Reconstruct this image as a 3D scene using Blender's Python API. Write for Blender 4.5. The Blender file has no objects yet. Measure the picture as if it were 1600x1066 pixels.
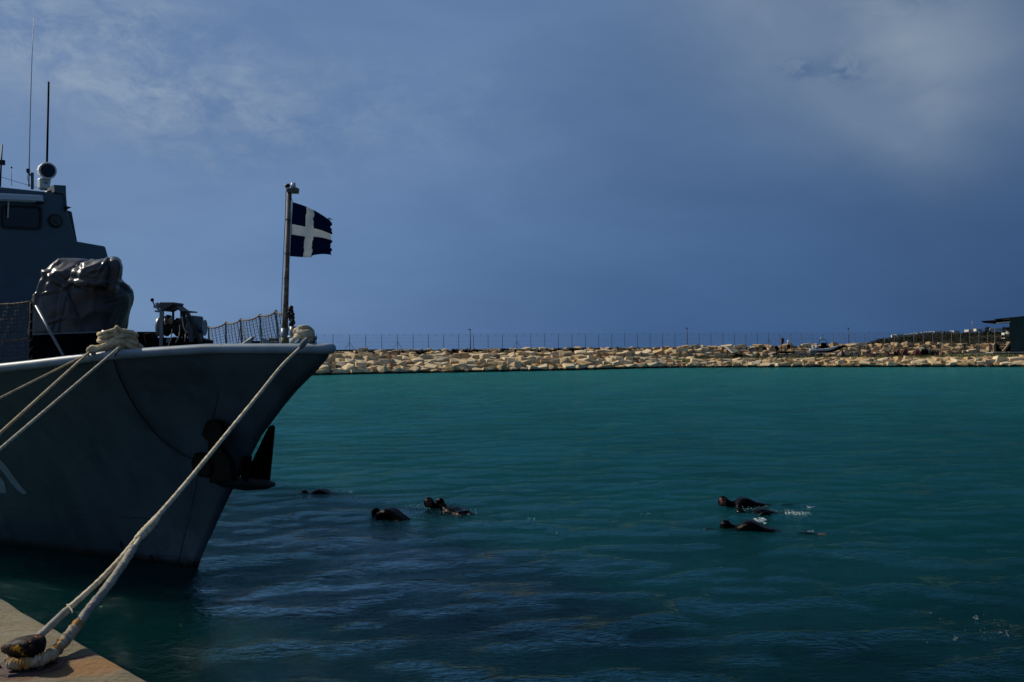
import bpy, bmesh, math, random
import numpy as np
from mathutils import Vector, Matrix, noise
from mathutils.bvhtree import BVHTree
C = bpy.context; SC = C.scene; COL = SC.collection
V = Vector; rnd = random.Random(7); R = math.radians

# ------------------------------------------------------------------ camera
H = 3.5; ROLL = 0.0105; FPX = 1600*35/36; PITCH = math.atan(12.5/FPX)
CAM = V((0, 0, H))
Fv = V((0, math.cos(PITCH), math.sin(PITCH))); Uv0 = V((0, -math.sin(PITCH), math.cos(PITCH))); Rv0 = V((1, 0, 0))
Rv = Rv0*math.cos(ROLL) - Uv0*math.sin(ROLL); Uv = Uv0*math.cos(ROLL) + Rv0*math.sin(ROLL)
cd = bpy.data.cameras.new('camera'); cam = bpy.data.objects.new('camera', cd); COL.objects.link(cam)
cd.lens = 35; cd.sensor_width = 36; cd.clip_start = 0.1; cd.clip_end = 30000
M = Matrix((Rv, Uv, -Fv)).transposed().to_4x4(); M.translation = CAM; cam.matrix_world = M
SC.camera = cam
# ------------------------------------------------------------------ world
EL = R(35); SH = V((-0.90, 0.43, 0)).normalized()
SUN = V((SH.x*math.cos(EL), SH.y*math.cos(EL), math.sin(EL)))
W = bpy.data.worlds.new('World'); SC.world = W; W.use_nodes = True
nt = W.node_tree; nt.nodes.clear()
class NT:
    def __init__(s, nt): s.nt = nt
    def n(s, t, **kw):
        o = s.nt.nodes.new(t)
        for k, v in kw.items():
            if k.startswith('i_'):
                kk = k[2:]; kk = int(kk) if kk.isdigit() else kk
                s.put(o.inputs[kk], v)
            else: setattr(o, k, v)
        return o
    def put(s, sock, v):
        if isinstance(v, bpy.types.NodeSocket): s.nt.links.new(v, sock)
        elif isinstance(v, bpy.types.Node): s.nt.links.new(v.outputs[0], sock)
        else: sock.default_value = v
    def m(s, op, a, b=0.0, c=0.0):
        o = s.nt.nodes.new('ShaderNodeMath'); o.operation = op
        s.put(o.inputs[0], a); s.put(o.inputs[1], b); s.put(o.inputs[2], c); return o.outputs[0]
    def mix(s, f, a, b, blend='MIX'):
        o = s.nt.nodes.new('ShaderNodeMix'); o.data_type = 'RGBA'; o.blend_type = blend
        s.put(o.inputs[0], f); s.put(o.inputs[6], a); s.put(o.inputs[7], b); return o.outputs[2]
    def ramp(s, f, stops, interp='LINEAR'):
        o = s.nt.nodes.new('ShaderNodeValToRGB'); o.color_ramp.interpolation = interp
        e = o.color_ramp.elements
        while len(e) < len(stops): e.new(0.5)
        for x, (p, c) in zip(e, stops): x.position = p; x.color = (c[0], c[1], c[2], 1) if len(c) < 4 else c
        s.put(o.inputs[0], f); return o.outputs[0]
    def rng(s, v, a, b, c=0.0, d=1.0, smooth=True):
        o = s.nt.nodes.new('ShaderNodeMapRange'); o.interpolation_type = 'SMOOTHSTEP' if smooth else 'LINEAR'
        s.put(o.inputs[0], v); 
        for i, x in enumerate((a, b, c, d)): o.inputs[i+1].default_value = x
        return o.outputs[0]
    def noise(s, vec, scale, detail=4, rough=0.55, dist=0.0, fac=True):
        o = s.nt.nodes.new('ShaderNodeTexNoise'); s.put(o.inputs['Vector'], vec)
        o.inputs['Scale'].default_value = scale; o.inputs['Detail'].default_value = detail
        o.inputs['Roughness'].default_value = rough; o.inputs['Distortion'].default_value = dist
        return o.outputs[0] if fac else o.outputs[1]
N = NT(nt)
def G3(g, k=1.0): return (g[0]*k, g[1]*k, g[2]*k, 1)
tc = N.n('ShaderNodeTexCoord'); sp = N.n('ShaderNodeSeparateXYZ', i_0=tc.outputs['Generated'])
az = N.m('ARCTAN2', sp.outputs[0], sp.outputs[1]); el = N.m('ARCSINE', sp.outputs[2])
wob = N.m('MULTIPLY', N.m('SUBTRACT', N.noise(tc.outputs['Generated'], 2.6, 3, 0.5), 0.5), 0.22)
azw = N.m('ADD', az, wob); elw = N.m('ADD', el, N.m('MULTIPLY', wob, 0.5))
fa = N.rng(azw, -0.5, 0.5, 0, 1, False)
low = N.ramp(fa, [(0, (.150, .262, .455)), (.35, (.094, .190, .385)), (.62, (.044, .118, .280)), (1, (.021, .067, .182))])
high = N.ramp(fa, [(0, (.130, .214, .388)), (.4, (.112, .195, .365)), (.75, (.084, .152, .290)), (1, (.056, .112, .232))])
base = N.mix(N.rng(elw, 0.02, 0.27), low, high)
stv = N.n('ShaderNodeMapping', i_Vector=tc.outputs['Generated']); stv.inputs['Rotation'].default_value = (0, R(28), 0); stv.inputs['Scale'].default_value = (1.6, 1, 4.5)
base = N.mix(1.0, base, N.ramp(N.noise(stv.outputs[0], 2.2, 5, .5, .3), [(.30, (.86, .89, .92)), (.72, (1.20, 1.15, 1.11))]), 'MULTIPLY')
def blob(a0, e0, sa, se, rot=0.0):
    ca, sa_ = math.cos(rot), math.sin(rot)
    da = N.m('SUBTRACT', azw, a0); de = N.m('SUBTRACT', elw, e0)
    p = N.m('ADD', N.m('MULTIPLY', da, ca), N.m('MULTIPLY', de, sa_)); q = N.m('SUBTRACT', N.m('MULTIPLY', de, ca), N.m('MULTIPLY', da, sa_))
    d = N.m('ADD', N.m('POWER', N.m('DIVIDE', p, sa), 2.0), N.m('POWER', N.m('DIVIDE', q, se), 2.0))
    return N.m('EXPONENT', N.m('MULTIPLY', d, -1.0))
cv = N.n('ShaderNodeCombineXYZ', i_0=az, i_1=N.m('MULTIPLY', el, 1.7), i_2=0.3)
n1 = N.rng(N.noise(cv, 9, 10, 0.68, 0.5), 0.42, 0.66)
n2 = N.rng(N.noise(cv, 26, 8, 0.66, 0.4), 0.40, 0.66)
wisp = N.m('MULTIPLY', N.m('ADD', N.m('MULTIPLY', n1, 0.70), N.m('MULTIPLY', n2, 0.50)),
           N.m('MINIMUM', N.m('ADD', blob(-0.36, 0.275, 0.22, 0.055, -0.22), blob(-0.50, 0.33, 0.16, 0.07, 0)), 1.0))
col = N.mix(N.m('MULTIPLY', wisp, 0.95), base, (.250, .335, .460, 1))
n3 = N.rng(N.noise(cv, 4.5, 6, 0.5, 0.2), 0.34, 0.62)
bl = N.m('MINIMUM', N.m('ADD', N.m('ADD', blob(0.33, 0.30, 0.13, 0.075, -0.2), blob(0.38, 0.225, 0.10, 0.05, -0.1)), N.m('MULTIPLY', blob(0.26, 0.36, 0.10, 0.06), 0.8)), 1.0)
col = N.mix(N.m('MULTIPLY', bl, N.m('ADD', 0.40, N.m('MULTIPLY', n3, 0.6))), col, (.235, .305, .395, 1))
# darker torn gaps in the right cloud
gap = N.m('MULTIPLY', N.rng(N.noise(cv, 26, 7, 0.65, 0.6), 0.44, 0.56), N.m('MINIMUM', N.m('ADD', N.m('ADD', blob(0.288, 0.262, 0.022, 0.010), blob(0.335, 0.262, 0.022, 0.014)), blob(0.46, 0.335, 0.10, 0.022)), 1.0))
col = N.mix(N.m('MULTIPLY', gap, 0.85), col, (.070, .135, .270, 1))
sky = N.n('ShaderNodeTexSky', sky_type='NISHITA', sun_disc=False, sun_elevation=EL, sun_rotation=math.atan2(SH.x, SH.y), air_density=1.0, dust_density=1.2, ozone_density=2.0)
nish = N.mix(1.0, sky.outputs[0], (0.08, 0.08, 0.08, 1), 'MULTIPLY')
col = N.mix(N.rng(el, 0.35, 1.1, 0.05, 0.6), col, nish)
bg = N.n('ShaderNodeBackground', i_0=col, i_1=1.0); N.n('ShaderNodeOutputWorld', i_0=bg)
# ------------------------------------------------------------------ sun, exposure
sd = bpy.data.lights.new('sun', 'SUN'); so = bpy.data.objects.new('sun', sd); COL.objects.link(so)
sd.energy = 4.3; sd.angle = R(0.5); sd.color = (1, 0.90, 0.74); so.rotation_euler = SUN.to_track_quat('Z', 'Y').to_euler(); so.location = SUN*60
SC.view_settings.view_transform = 'Standard'; SC.view_settings.look = 'None'; SC.view_settings.exposure = 0; SC.view_settings.gamma = 1

# ------------------------------------------------------------------ projection helpers (plan the layout from the photo)
def P(px, py, D): return CAM + (Fv + Rv*((px-800)/FPX) + Uv*((533-py)/FPX))*D
def ray(px, py): return (Fv + Rv*((px-800)/FPX) + Uv*((533-py)/FPX))
def G(px, py, z=0.0):
    d = ray(px, py); return CAM + d*((z-H)/d.z)
# ------------------------------------------------------------------ mesh helpers
def tag(o, label=None, cat=None, group=None, kind=None):
    if label: o['label'] = label
    if cat: o['category'] = cat
    if group: o['group'] = group
    if kind: o['kind'] = kind
    return o
def empty(name, loc=(0, 0, 0), rz=0.0):
    o = bpy.data.objects.new(name, None); COL.objects.link(o); o.location = loc; o.rotation_euler = (0, 0, rz); o.empty_display_size = 0.2
    return o
def link(name, me, mat=None, parent=None, loc=None):
    o = bpy.data.objects.new(name, me); COL.objects.link(o)
    if mat:
        for m in (mat if isinstance(mat, (list, tuple)) else [mat]): me.materials.append(m)
    if parent: o.parent = parent
    if loc is not None: o.location = loc
    return o
class MB:
    def __init__(s): s.v = []; s.f = []; s.mi = []; s.sm = []
    def add(s, vs, fs, mi=0, smooth=False):
        b = len(s.v); s.v += [tuple(x) for x in vs]
        for f in fs: s.f.append([b+i for i in f]); s.mi.append(mi); s.sm.append(smooth)
        return s
    def box(s, c, size, rz=0.0, mat=None, mi=0):
        hx, hy, hz = size[0]/2, size[1]/2, size[2]/2
        vs = [V((x*hx, y*hy, z*hz)) for z in (-1, 1) for y in (-1, 1) for x in (-1, 1)]
        m = mat if mat is not None else Matrix.Rotation(rz, 3, 'Z')
        vs = [m @ v + V(c) for v in vs]
        return s.add(vs, [(0, 2, 3, 1), (4, 5, 7, 6), (0, 1, 5, 4), (2, 6, 7, 3), (0, 4, 6, 2), (1, 3, 7, 5)], mi)
    def bar(s, a, b, w, h=None, up=V((0, 0, 1)), mi=0):
        a = V(a); b = V(b); d = (b-a); L = d.length; d.normalize()
        if abs(d.dot(up)) > .98: up = V((1, 0, 0))
        x = d.cross(up).normalized(); z = x.cross(d)
        return s.box((a+b)/2, (w, L, h or w), mat=Matrix((x, d, z)).transposed(), mi=mi)
    def tube(s, pts, r, n=8, cap=True, mi=0, smooth=True, twist=None):
        pts = [V(p) for p in pts]; k = len(pts)
        if not isinstance(r, (list, tuple)): r = [r]*k
        t0 = (pts[1]-pts[0]).normalized(); up = V((0, 0, 1)) if abs(t0.z) < .9 else V((1, 0, 0))
        x = t0.cross(up).normalized(); vs = []; dist = 0
        for i, p in enumerate(pts):
            t = (pts[min(i+1, k-1)]-pts[max(i-1, 0)]).normalized()
            x = (x - t*x.dot(t)).normalized(); y = t.cross(x)
            if i: dist += (p-pts[i-1]).length
            for j in range(n):
                a = 2*math.pi*j/n; rr = r[i]
                if twist: rr *= 1 + twist[0]*abs(math.cos(1.5*(a + dist*twist[1])))
                vs.append(p + (x*math.cos(a) + y*math.sin(a))*rr)
        fs = [(i*n+j, i*n+(j+1) % n, (i+1)*n+(j+1) % n, (i+1)*n+j) for i in range(k-1) for j in range(n)]
        s.add(vs, fs, mi, smooth)
        if cap: s.add([vs[j] for j in range(n)], [tuple(range(n))[::-1]], mi); s.add([vs[(k-1)*n+j] for j in range(n)], [tuple(range(n))], mi)
        return s
    def ell(s, c, rad, n=12, m=8, mat=None, mi=0):
        vs = []; c = V(c); mat = mat or Matrix.Identity(3)
        for i in range(m+1):
            th = math.pi*i/m
            for j in range(n):
                ph = 2*math.pi*j/n
                vs.append(c + mat @ V((rad[0]*math.sin(th)*math.cos(ph), rad[1]*math.sin(th)*math.sin(ph), rad[2]*math.cos(th))))
        fs = [(i*n+j, (i+1)*n+j, (i+1)*n+(j+1) % n, i*n+(j+1) % n) for i in range(m) for j in range(n)]
        return s.add(vs, fs, mi, True)
    def prism(s, poly, off, mi=0):   # planar polygon (3d points) extruded by vector off
        n = len(poly); a = [V(p) for p in poly]; b = [p+V(off) for p in a]
        return s.add(a+b, [tuple(range(n))[::-1], tuple(range(n, 2*n))] + [(i, (i+1) % n, n+(i+1) % n, n+i) for i in range(n)], mi)
    def build(s, name, mat, parent=None, org=None, bevel=0, loc=None):
        o0 = V(org) if org is not None else V((0, 0, 0))
        me = bpy.data.meshes.new(name); me.from_pydata([tuple(V(v)-o0) for v in s.v], [], s.f); me.update()
        bm = bmesh.new(); bm.from_mesh(me)
        bmesh.ops.remove_doubles(bm, verts=bm.verts, dist=1e-5)
        bmesh.ops.recalc_face_normals(bm, faces=bm.faces)
        if bevel: bmesh.ops.bevel(bm, geom=[e for e in bm.edges if len(e.link_faces) == 2 and e.calc_face_angle(0) > 0.6], offset=bevel, segments=1, affect='EDGES')
        bm.to_mesh(me); bm.free()
        if len(me.polygons) == len(s.sm) : 
            for p, m_, sm in zip(me.polygons, s.mi, s.sm): p.material_index = m_; p.use_smooth = sm
        elif any(s.sm):
            for p in me.polygons: p.use_smooth = True
        return link(name, me, mat, parent, loc if loc is not None else (o0 if (parent is None and org is not None) else None))
def cat(pts, sub=8):  # catmull-rom
    pts = [V(p) for p in pts]; out = []
    q = [pts[0]*2-pts[1]] + pts + [pts[-1]*2-pts[-2]]
    for i in range(1, len(q)-2):
        for k in range(sub):
            t = k/sub; a, b, c, d = q[i-1], q[i], q[i+1], q[i+2]
            out.append(0.5*((2*b) + (c-a)*t + (2*a-5*b+4*c-d)*t*t + (3*b-a-3*c+d)*t**3))
    out.append(pts[-1]); return out
# ------------------------------------------------------------------ materials
def mat(name, c, rough=0.6, metal=0.0, c2=None, nscale=4, nlo=.4, nhi=.65, bump=0.0, bscale=20, spec=0.5, c3=None, n3=1.0, coord='Object', isl=None, n3lo=.5, n3hi=.6):
    m = bpy.data.materials.new(name); m.use_nodes = True; t = m.node_tree; n = NT(t)
    b = t.nodes['Principled BSDF']; tc = n.n('ShaderNodeTexCoord').outputs[coord]
    colr = G3(c)
    if c2: colr = n.mix(n.rng(n.noise(tc, nscale, 5, .6), nlo, nhi), G3(c), G3(c2))
    if c3: colr = n.mix(n.rng(n.noise(tc, n3, 7, .65, .3), n3lo, n3hi), colr, G3(c3))
    if isl:
        oi = n.n('ShaderNodeObjectInfo').outputs['Random']; gi = n.n('ShaderNodeNewGeometry').outputs['Random Per Island']
        f = n.m('FRACT', n.m('ADD', n.m('MULTIPLY', oi, 7.31), gi))
        colr = n.mix(1.0, colr, n.ramp(f, isl), 'MULTIPLY')
    n.put(b.inputs['Base Color'], colr)
    b.inputs['Roughness'].default_value = rough; b.inputs['Metallic'].default_value = metal
    b.inputs['Specular IOR Level'].default_value = spec
    if bump:
        bp = n.n('ShaderNodeBump'); bp.inputs['Strength'].default_value = 1; bp.inputs['Distance'].default_value = bump
        n.put(bp.inputs['Height'], n.noise(tc, bscale, 6, .6)); n.put(b.inputs['Normal'], bp.outputs[0])
    if name.endswith('limestone'):    # weed and wet band at the waterline
        z_ = n.n('ShaderNodeSeparateXYZ', i_0=n.n('ShaderNodeNewGeometry').outputs['Position']).outputs[2]
        zz = n.m('ADD', z_, n.m('MULTIPLY', n.m('SUBTRACT', n.noise(n.n('ShaderNodeNewGeometry').outputs['Position'], .7, 3, .6), .5), .5))
        n.put(b.inputs['Base Color'], n.mix(n.rng(zz, .42, .22), b.inputs['Base Color'].links[0].from_socket, (.020, .018, .012, 1)))
    return m
ISL = [(0, (1, .95, .86)), (.2, (1.08, .93, .72)), (.4, (.85, .83, .78)), (.6, (1.15, 1.05, .9)), (.8, (1.02, .84, .62)), (1, (.72, .70, .64))]
M_rock = mat('limestone', (.52, .41, .275), .95, c2=(.34, .25, .15), nscale=1.1, c3=(.20, .17, .125), n3=.8, n3lo=.52, n3hi=.72, bump=.08, bscale=2.6, isl=ISL, spec=.2)
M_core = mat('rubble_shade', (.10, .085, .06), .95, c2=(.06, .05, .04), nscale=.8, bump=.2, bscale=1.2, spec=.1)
M_conc = mat('quay_concrete', (.285, .252, .20), .85, c2=(.215, .19, .15), nscale=1.4, c3=(.17, .15, .12), n3=7, n3lo=.56, n3hi=.68, bump=.008, bscale=22, spec=.3)
M_paint = None
M_black = mat('black_paint', (.0015, .0015, .0018), .7, c2=(.003, .0025, .0022), nscale=5, spec=.06)
M_dark = mat('dark_fittings', (.011, .012, .013), .55, c2=(.022, .018, .015), nscale=8, spec=.3)
M_grey = mat('grey_paint', (.135, .175, .205), .42, c2=(.105, .14, .165), nscale=1.6)
M_greyD = mat('dark_grey_paint', (.035, .046, .055), .55, c2=(.024, .032, .039), nscale=4)
M_rail_lit = mat('gunwale_sunlit_paint', (.22, .29, .34), .5, c2=(.17, .225, .265), nscale=2.5, c3=(.14, .165, .18), n3=3, n3lo=.6, n3hi=.7)  # hull paint lightened: sunlight on the gunwale is put into the colour
M_sup = mat('bridge_paint', (.062, .093, .116), .55, c2=(.052, .078, .098), nscale=.9)
M_white = mat('white_paint', (.62, .64, .62), .45, c2=(.5, .52, .5), nscale=6)
M_rust = mat('rusty_pole', (.17, .12, .075), .75, c2=(.07, .045, .03), nscale=9, c3=(.26, .21, .15), n3=5, bump=.003, bscale=60)
M_rope = mat('rope_fibre', (.56, .47, .30), .95, c2=(.36, .28, .16), nscale=9, bump=.006, bscale=90, spec=.1)
M_rope2 = mat('pale_rope_fibre', (.60, .53, .38), .95, c2=(.36, .31, .21), nscale=14, bump=.005, bscale=120, spec=.1)
M_slv = mat('canvas_sleeve', (.36, .335, .27), .95, c2=(.24, .225, .20), nscale=9, bump=.01, bscale=40, spec=.1)
M_slv2 = mat('stained_canvas_sleeve', (.40, .345, .25), .95, c2=(.36, .19, .06), nscale=5, nlo=.46, nhi=.56, c3=(.16, .13, .09), n3=11, bump=.012, bscale=36, spec=.1)
M_net = mat('net_cord', (.035, .032, .03), .9)
M_net2 = mat('rail_rope', (.16, .125, .085), .9, c2=(.03, .027, .024), nscale=30)
M_skin = mat('wet_skin', (.22, .08, .05), .5, c2=(.15, .05, .035), nscale=20, spec=.25)
M_suit = mat('wet_neoprene', (.0014, .0014, .0016), .28, c2=(.002, .0018, .0018), nscale=9, bump=.008, bscale=30, spec=.045)
M_foam = mat('white_foam', (.62, .70, .70), .8)
M_tarp = mat('grey_tarpaulin', (.046, .045, .048), .33, c2=(.030, .030, .033), nscale=3, bump=.004, bscale=7, spec=.4)
M_glass = mat('dark_glass', (.004, .005, .006), .08, spec=.6)
M_rubber = mat('black_rubber', (.012, .012, .013), .6)
M_green = mat('green_sheet', (.006, .040, .034), .5, c2=(.004, .031, .027), nscale=.6)
M_bush = mat('scrub_leaf', (.015, .019, .010), .9, c2=(.009, .012, .007), nscale=.15, spec=.1)
M_grass = mat('grass_blade', (.06, .085, .02), .9, c2=(.13, .12, .05), nscale=.4, spec=.1)
M_yard = mat('yard_soil', (.16, .135, .085), .95, c2=(.07, .085, .03), nscale=.12, nlo=.42, nhi=.55, c3=(.28, .24, .17), n3=.3, spec=.1)
M_galv = mat('galvanised_steel', (.26, .28, .28), .5, metal=.2, c2=(.16, .17, .17), nscale=3)
M_fpost = mat('weathered_post', (.085, .085, .08), .8, c2=(.05, .05, .048), nscale=1)
M_red = mat('faded_red', (.16, .03, .022), .7, c2=(.08, .02, .016), nscale=2)
M_redr = mat('rust_red', (.14, .055, .035), .85, c2=(.07, .03, .02), nscale=3)
M_house = mat('white_render', (.62, .60, .55), .8)

# hull paint with rust and scum at the waterline and faint streaks
B0 = G(310, 888, 0); u0 = V((-.72, .69, 0)).normalized()
def hull_mat():
    m = bpy.data.materials.new('hull_paint'); m.use_nodes = True; n = NT(m.node_tree); b = m.node_tree.nodes['Principled BSDF']
    geo = n.n('ShaderNodeNewGeometry').outputs['Position']; s = n.n('ShaderNodeSeparateXYZ', i_0=geo)
    sc = n.n('ShaderNodeMapping', i_Vector=geo); sc.inputs['Scale'].default_value = (1, 1, .16)
    c = n.mix(n.rng(n.noise(sc.outputs[0], 1.6, 5, .6), .4, .68), (.074, .097, .112, 1), (.052, .070, .083, 1))
    c = n.mix(n.m('MULTIPLY', n.rng(n.noise(sc.outputs[0], 5, 6, .7), .58, .72), .5), c, (.11, .135, .15, 1))
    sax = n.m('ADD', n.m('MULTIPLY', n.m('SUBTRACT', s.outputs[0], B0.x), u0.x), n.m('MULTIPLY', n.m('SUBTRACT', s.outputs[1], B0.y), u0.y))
    pale_foot = n.m('MULTIPLY', n.m('MULTIPLY', n.rng(sax, 2.2, .0), n.rng(s.outputs[2], 1.25, .25)), n.rng(n.noise(geo, 1.9, 5, .65, .8), .36, .62, .35, 1))  # mottled paler tone, stronger low down and towards the stem
    c = n.mix(n.m('MULTIPLY', pale_foot, .85), c, (.19, .235, .255, 1))
    zz = n.m('ADD', s.outputs[2], n.m('MULTIPLY', n.m('SUBTRACT', n.noise(geo, 5, 5, .7), .5), .16))
    c = n.mix(n.rng(zz, .20, .02), c, (.035, .022, .012, 1))
    rs = n.n('ShaderNodeMapping', i_Vector=geo); rs.inputs['Scale'].default_value = (5, 5, .35)
    c = n.mix(n.m('MULTIPLY', n.rng(n.noise(rs.outputs[0], 1.7, 4, .6), .66, .74), .5), c, (.11, .07, .045, 1))
    n.put(b.inputs['Base Color'], c); b.inputs['Roughness'].default_value = .36
    bp = n.n('ShaderNodeBump'); bp.inputs['Distance'].default_value = .035; n.put(bp.inputs['Height'], n.m('ADD', n.noise(geo, 1.5, 3, .5), n.m('MULTIPLY', n.m('SINE', n.m('MULTIPLY', sax, 10.5)), .06))); n.put(b.inputs['Normal'], bp.outputs[0])
    return m
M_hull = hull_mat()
# rope with helical lay is in the mesh; bollard paint: chipped black over yellow
M_boll = mat('chipped_bollard_paint', (.004, .0035, .0045), .6, c2=(.045, .018, .014), nscale=16, nlo=.50, nhi=.58, c3=(.50, .24, .012), n3=15, n3lo=.60, n3hi=.612, bump=.006, bscale=25, spec=.12)
M_brust = mat('rusty_base_plate', (.045, .018, .014), .7, c2=(.11, .04, .02), nscale=10, c3=(.015, .012, .012), n3=6, bump=.006, bscale=30)

# ------------------------------------------------------------------ water
def build_water():
    ys = [-40, -20, -8, 0]; y = 4.0; st = 0.16
    while y < 240:
        ys.append(y); st = max(0.07, y*0.0062); y += st
    while y < 12000: ys.append(y); y *= 1.35
    xs = list(np.arange(-34, 34.01, 0.15))
    x = 34.2; st = .2
    ext = []
    while x < 260: ext.append(x); st *= 1.03; x += min(st, 4)
    while x < 12000: ext.append(x); x *= 1.5
    xs = [-e for e in ext][::-1] + xs + ext
    X, Y = np.meshgrid(np.array(xs), np.array(ys)); Z = np.zeros_like(X)
    rs = np.random.RandomState(3)
    cell = np.maximum(0.16, np.abs(Y)*0.0062); cx = np.where(np.abs(X) < 34, .15, np.maximum(.15, (np.abs(X)-34)*.03))
    for k in range(70):
        L = 0.32*(11.0**rs.rand()); th = rs.normal(math.pi*0.60, 0.6)
        kx, ky = math.cos(th)*2*math.pi/L, math.sin(th)*2*math.pi/L
        a = 0.0026*L**0.5
        fade = np.clip((L/np.maximum(cell, cx)-3.0)/3.0, 0, 1)
        Z += a*fade*np.sin(kx*X+ky*Y+rs.rand()*6.28 + .5*np.sin(.21*X+.17*Y+k))
    # calmer lee beside the bow
    lee = np.exp(-(((X+3.5)/4.5)**2 + ((Y-14)/6.5)**2)); Z *= (1-.15*lee)
    big = .6+.4*np.sin(.11*X+.07*Y+1)*np.sin(.09*Y-.05*X); Z *= (0.75+.4*big)
    ny, nx = X.shape
    me = bpy.data.meshes.new('sea_water')
    co = np.stack([X, Y, Z], -1).reshape(-1, 3)
    idx = np.arange(ny*nx).reshape(ny, nx)
    q = np.stack([idx[:-1, :-1], idx[:-1, 1:], idx[1:, 1:], idx[1:, :-1]], -1).reshape(-1, 4)
    me.vertices.add(len(co)); me.vertices.foreach_set('co', co.ravel())
    me.loops.add(q.size); me.loops.foreach_set('vertex_index', q.ravel())
    me.polygons.add(len(q)); me.polygons.foreach_set('loop_start', np.arange(0, q.size, 4)); 
    me.polygons.foreach_set('use_smooth', np.ones(len(q), bool)); me.update(calc_edges=True); me.validate()
    m = bpy.data.materials.new('harbour_water'); m.use_nodes = True; t = m.node_tree; t.nodes.clear(); n = NT(t)
    geo = n.n('ShaderNodeNewGeometry').outputs['Position']; s = n.n('ShaderNodeSeparateXYZ', i_0=geo)
    patch = n.noise(geo, .045, 4, .55, .4)
    # shallower, paler water towards the breakwater
    lg = n.m('LOGARITHM', n.m('MAXIMUM', s.outputs[1], 1.0), 2.718282)
    f = n.m('ADD', n.rng(lg, 2.1, 5.0, 0, 1, False), n.m('MULTIPLY', n.m('SUBTRACT', patch, .5), .22))
    body = n.ramp(f, [(0, (.0002, .0036, .0038)), (.16, (.0008, .024, .026)), (.30, (.0024, .054, .059)), (.5, (.005, .073, .084)), (.75, (.010, .118, .130)), (1, (.016, .180, .185))])
    mp = n.n('ShaderNodeMapping', i_Vector=geo); mp.inputs['Scale'].default_value = (.85, 1.15, 1); mp.inputs['Rotation'].default_value = (0, 0, R(24))
    h1 = n.noise(mp.outputs[0], 2.0, 4, .62, .5); h2 = n.noise(mp.outputs[0], 7.5, 4, .65, .5); h3 = n.noise(mp.outputs[0], .8, 3, .55, .2)
    calm = n.rng(n.noise(geo, .16, 4, .6, .6), .36, .62, .65, 1.15)
    h4 = n.noise(mp.outputs[0], 26, 2, .6, .3)
    px_ = n.m('DIVIDE', n.m('ADD', s.outputs[0], 3.2), 5.0); py_ = n.m('DIVIDE', n.m('SUBTRACT', s.outputs[1], 16.0), 7.5)
    lee = n.m('EXPONENT', n.m('MULTIPLY', n.m('ADD', n.m('MULTIPLY', px_, px_), n.m('MULTIPLY', py_, py_)), -1.0))
    lee = n.m('MULTIPLY', lee, n.rng(n.noise(mp.outputs[0], .35, 4, .6, .8), .32, .55, .35, 1.0))
    def ridged(h): return n.m('SUBTRACT', 1.0, n.m('ABSOLUTE', n.m('SUBTRACT', n.m('MULTIPLY', h, 2.0), 1.0)))
    mf = n.n('ShaderNodeMapping', i_Vector=geo); mf.inputs['Scale'].default_value = (.75, 1.15, 1); mf.inputs['Rotation'].default_value = (0, 0, R(12))
    h5 = n.noise(mf.outputs[0], .55, 4, .62, .5); far_ = n.rng(lg, 3.1, 4.6, 0, 1)
    fine = n.m('ADD', n.m('MULTIPLY', ridged(h1), .085), n.m('ADD', n.m('MULTIPLY', h2, .062), n.m('MULTIPLY', h4, .016)))
    fine = n.m('MULTIPLY', fine, n.m('SUBTRACT', 1.0, n.m('MULTIPLY', lee, .35)))
    hh = n.m('ADD', fine, n.m('ADD', n.m('MULTIPLY', h3, n.m('ADD', .05, n.m('MULTIPLY', lee, .22))), n.m('MULTIPLY', ridged(h5), n.m('ADD', .015, n.m('MULTIPLY', far_, .42)))))
    bp = n.n('ShaderNodeBump'); bp.inputs['Strength'].default_value = 1; bp.inputs['Distance'].default_value = 1
    n.put(bp.inputs['Height'], n.m('MULTIPLY', hh, calm))
    stk = n.n('ShaderNodeMapping', i_Vector=geo); stk.inputs['Scale'].default_value = (.16, .30, 1); stk.inputs['Rotation'].default_value = (0, 0, R(8))
    body = n.mix(1.0, body, n.ramp(n.noise(stk.outputs[0], 1.0, 6, .62, .4), [(.32, (.82, .86, .88)), (.68, (1.16, 1.12, 1.10))]), 'MULTIPLY')
    dif = n.n('ShaderNodeSubsurfaceScattering', falloff='BURLEY', i_Color=body, i_Scale=1.8); dif.inputs['Radius'].default_value = (1.6, 1.6, 1.6); n.put(dif.inputs['Normal'], bp.outputs[0])
    tr = n.n('ShaderNodeBsdfTransparent', i_Color=(.35, .75, .72, 1))
    under = n.n('ShaderNodeMixShader', i_0=.36); n.put(under.inputs[1], dif.outputs[0]); n.put(under.inputs[2], tr.outputs[0])
    gl = n.n('ShaderNodeBsdfGlossy'); n.put(gl.inputs['Roughness'], n.rng(lg, 2.6, 4.8, .05, .13)); n.put(gl.inputs['Color'], n.mix(lee, (.42, .84, .83, 1), (.70, .95, 1, 1))); n.put(gl.inputs['Normal'], bp.outputs[0])
    fr = n.n('ShaderNodeFresnel', i_IOR=1.30); n.put(fr.inputs['Normal'], bp.outputs[0])
    mx = n.n('ShaderNodeMixShader', i_0=n.m('MINIMUM', n.m('MULTIPLY', fr.outputs[0], n.m('ADD', .72, n.m('MULTIPLY', lee, .28))), .62)); n.put(mx.inputs[1], under.outputs[0]); n.put(mx.inputs[2], gl.outputs[0])
    n.n('ShaderNodeOutputMaterial', i_0=mx.outputs[0])
    o = link('sea_water', me, m); tag(o, kind='structure')
    sb = MB().add([(-12000, -40, -2.6), (12000, -40, -2.6), (12000, 12000, -2.6), (-12000, 12000, -2.6)], [(0, 1, 2, 3)])
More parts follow.
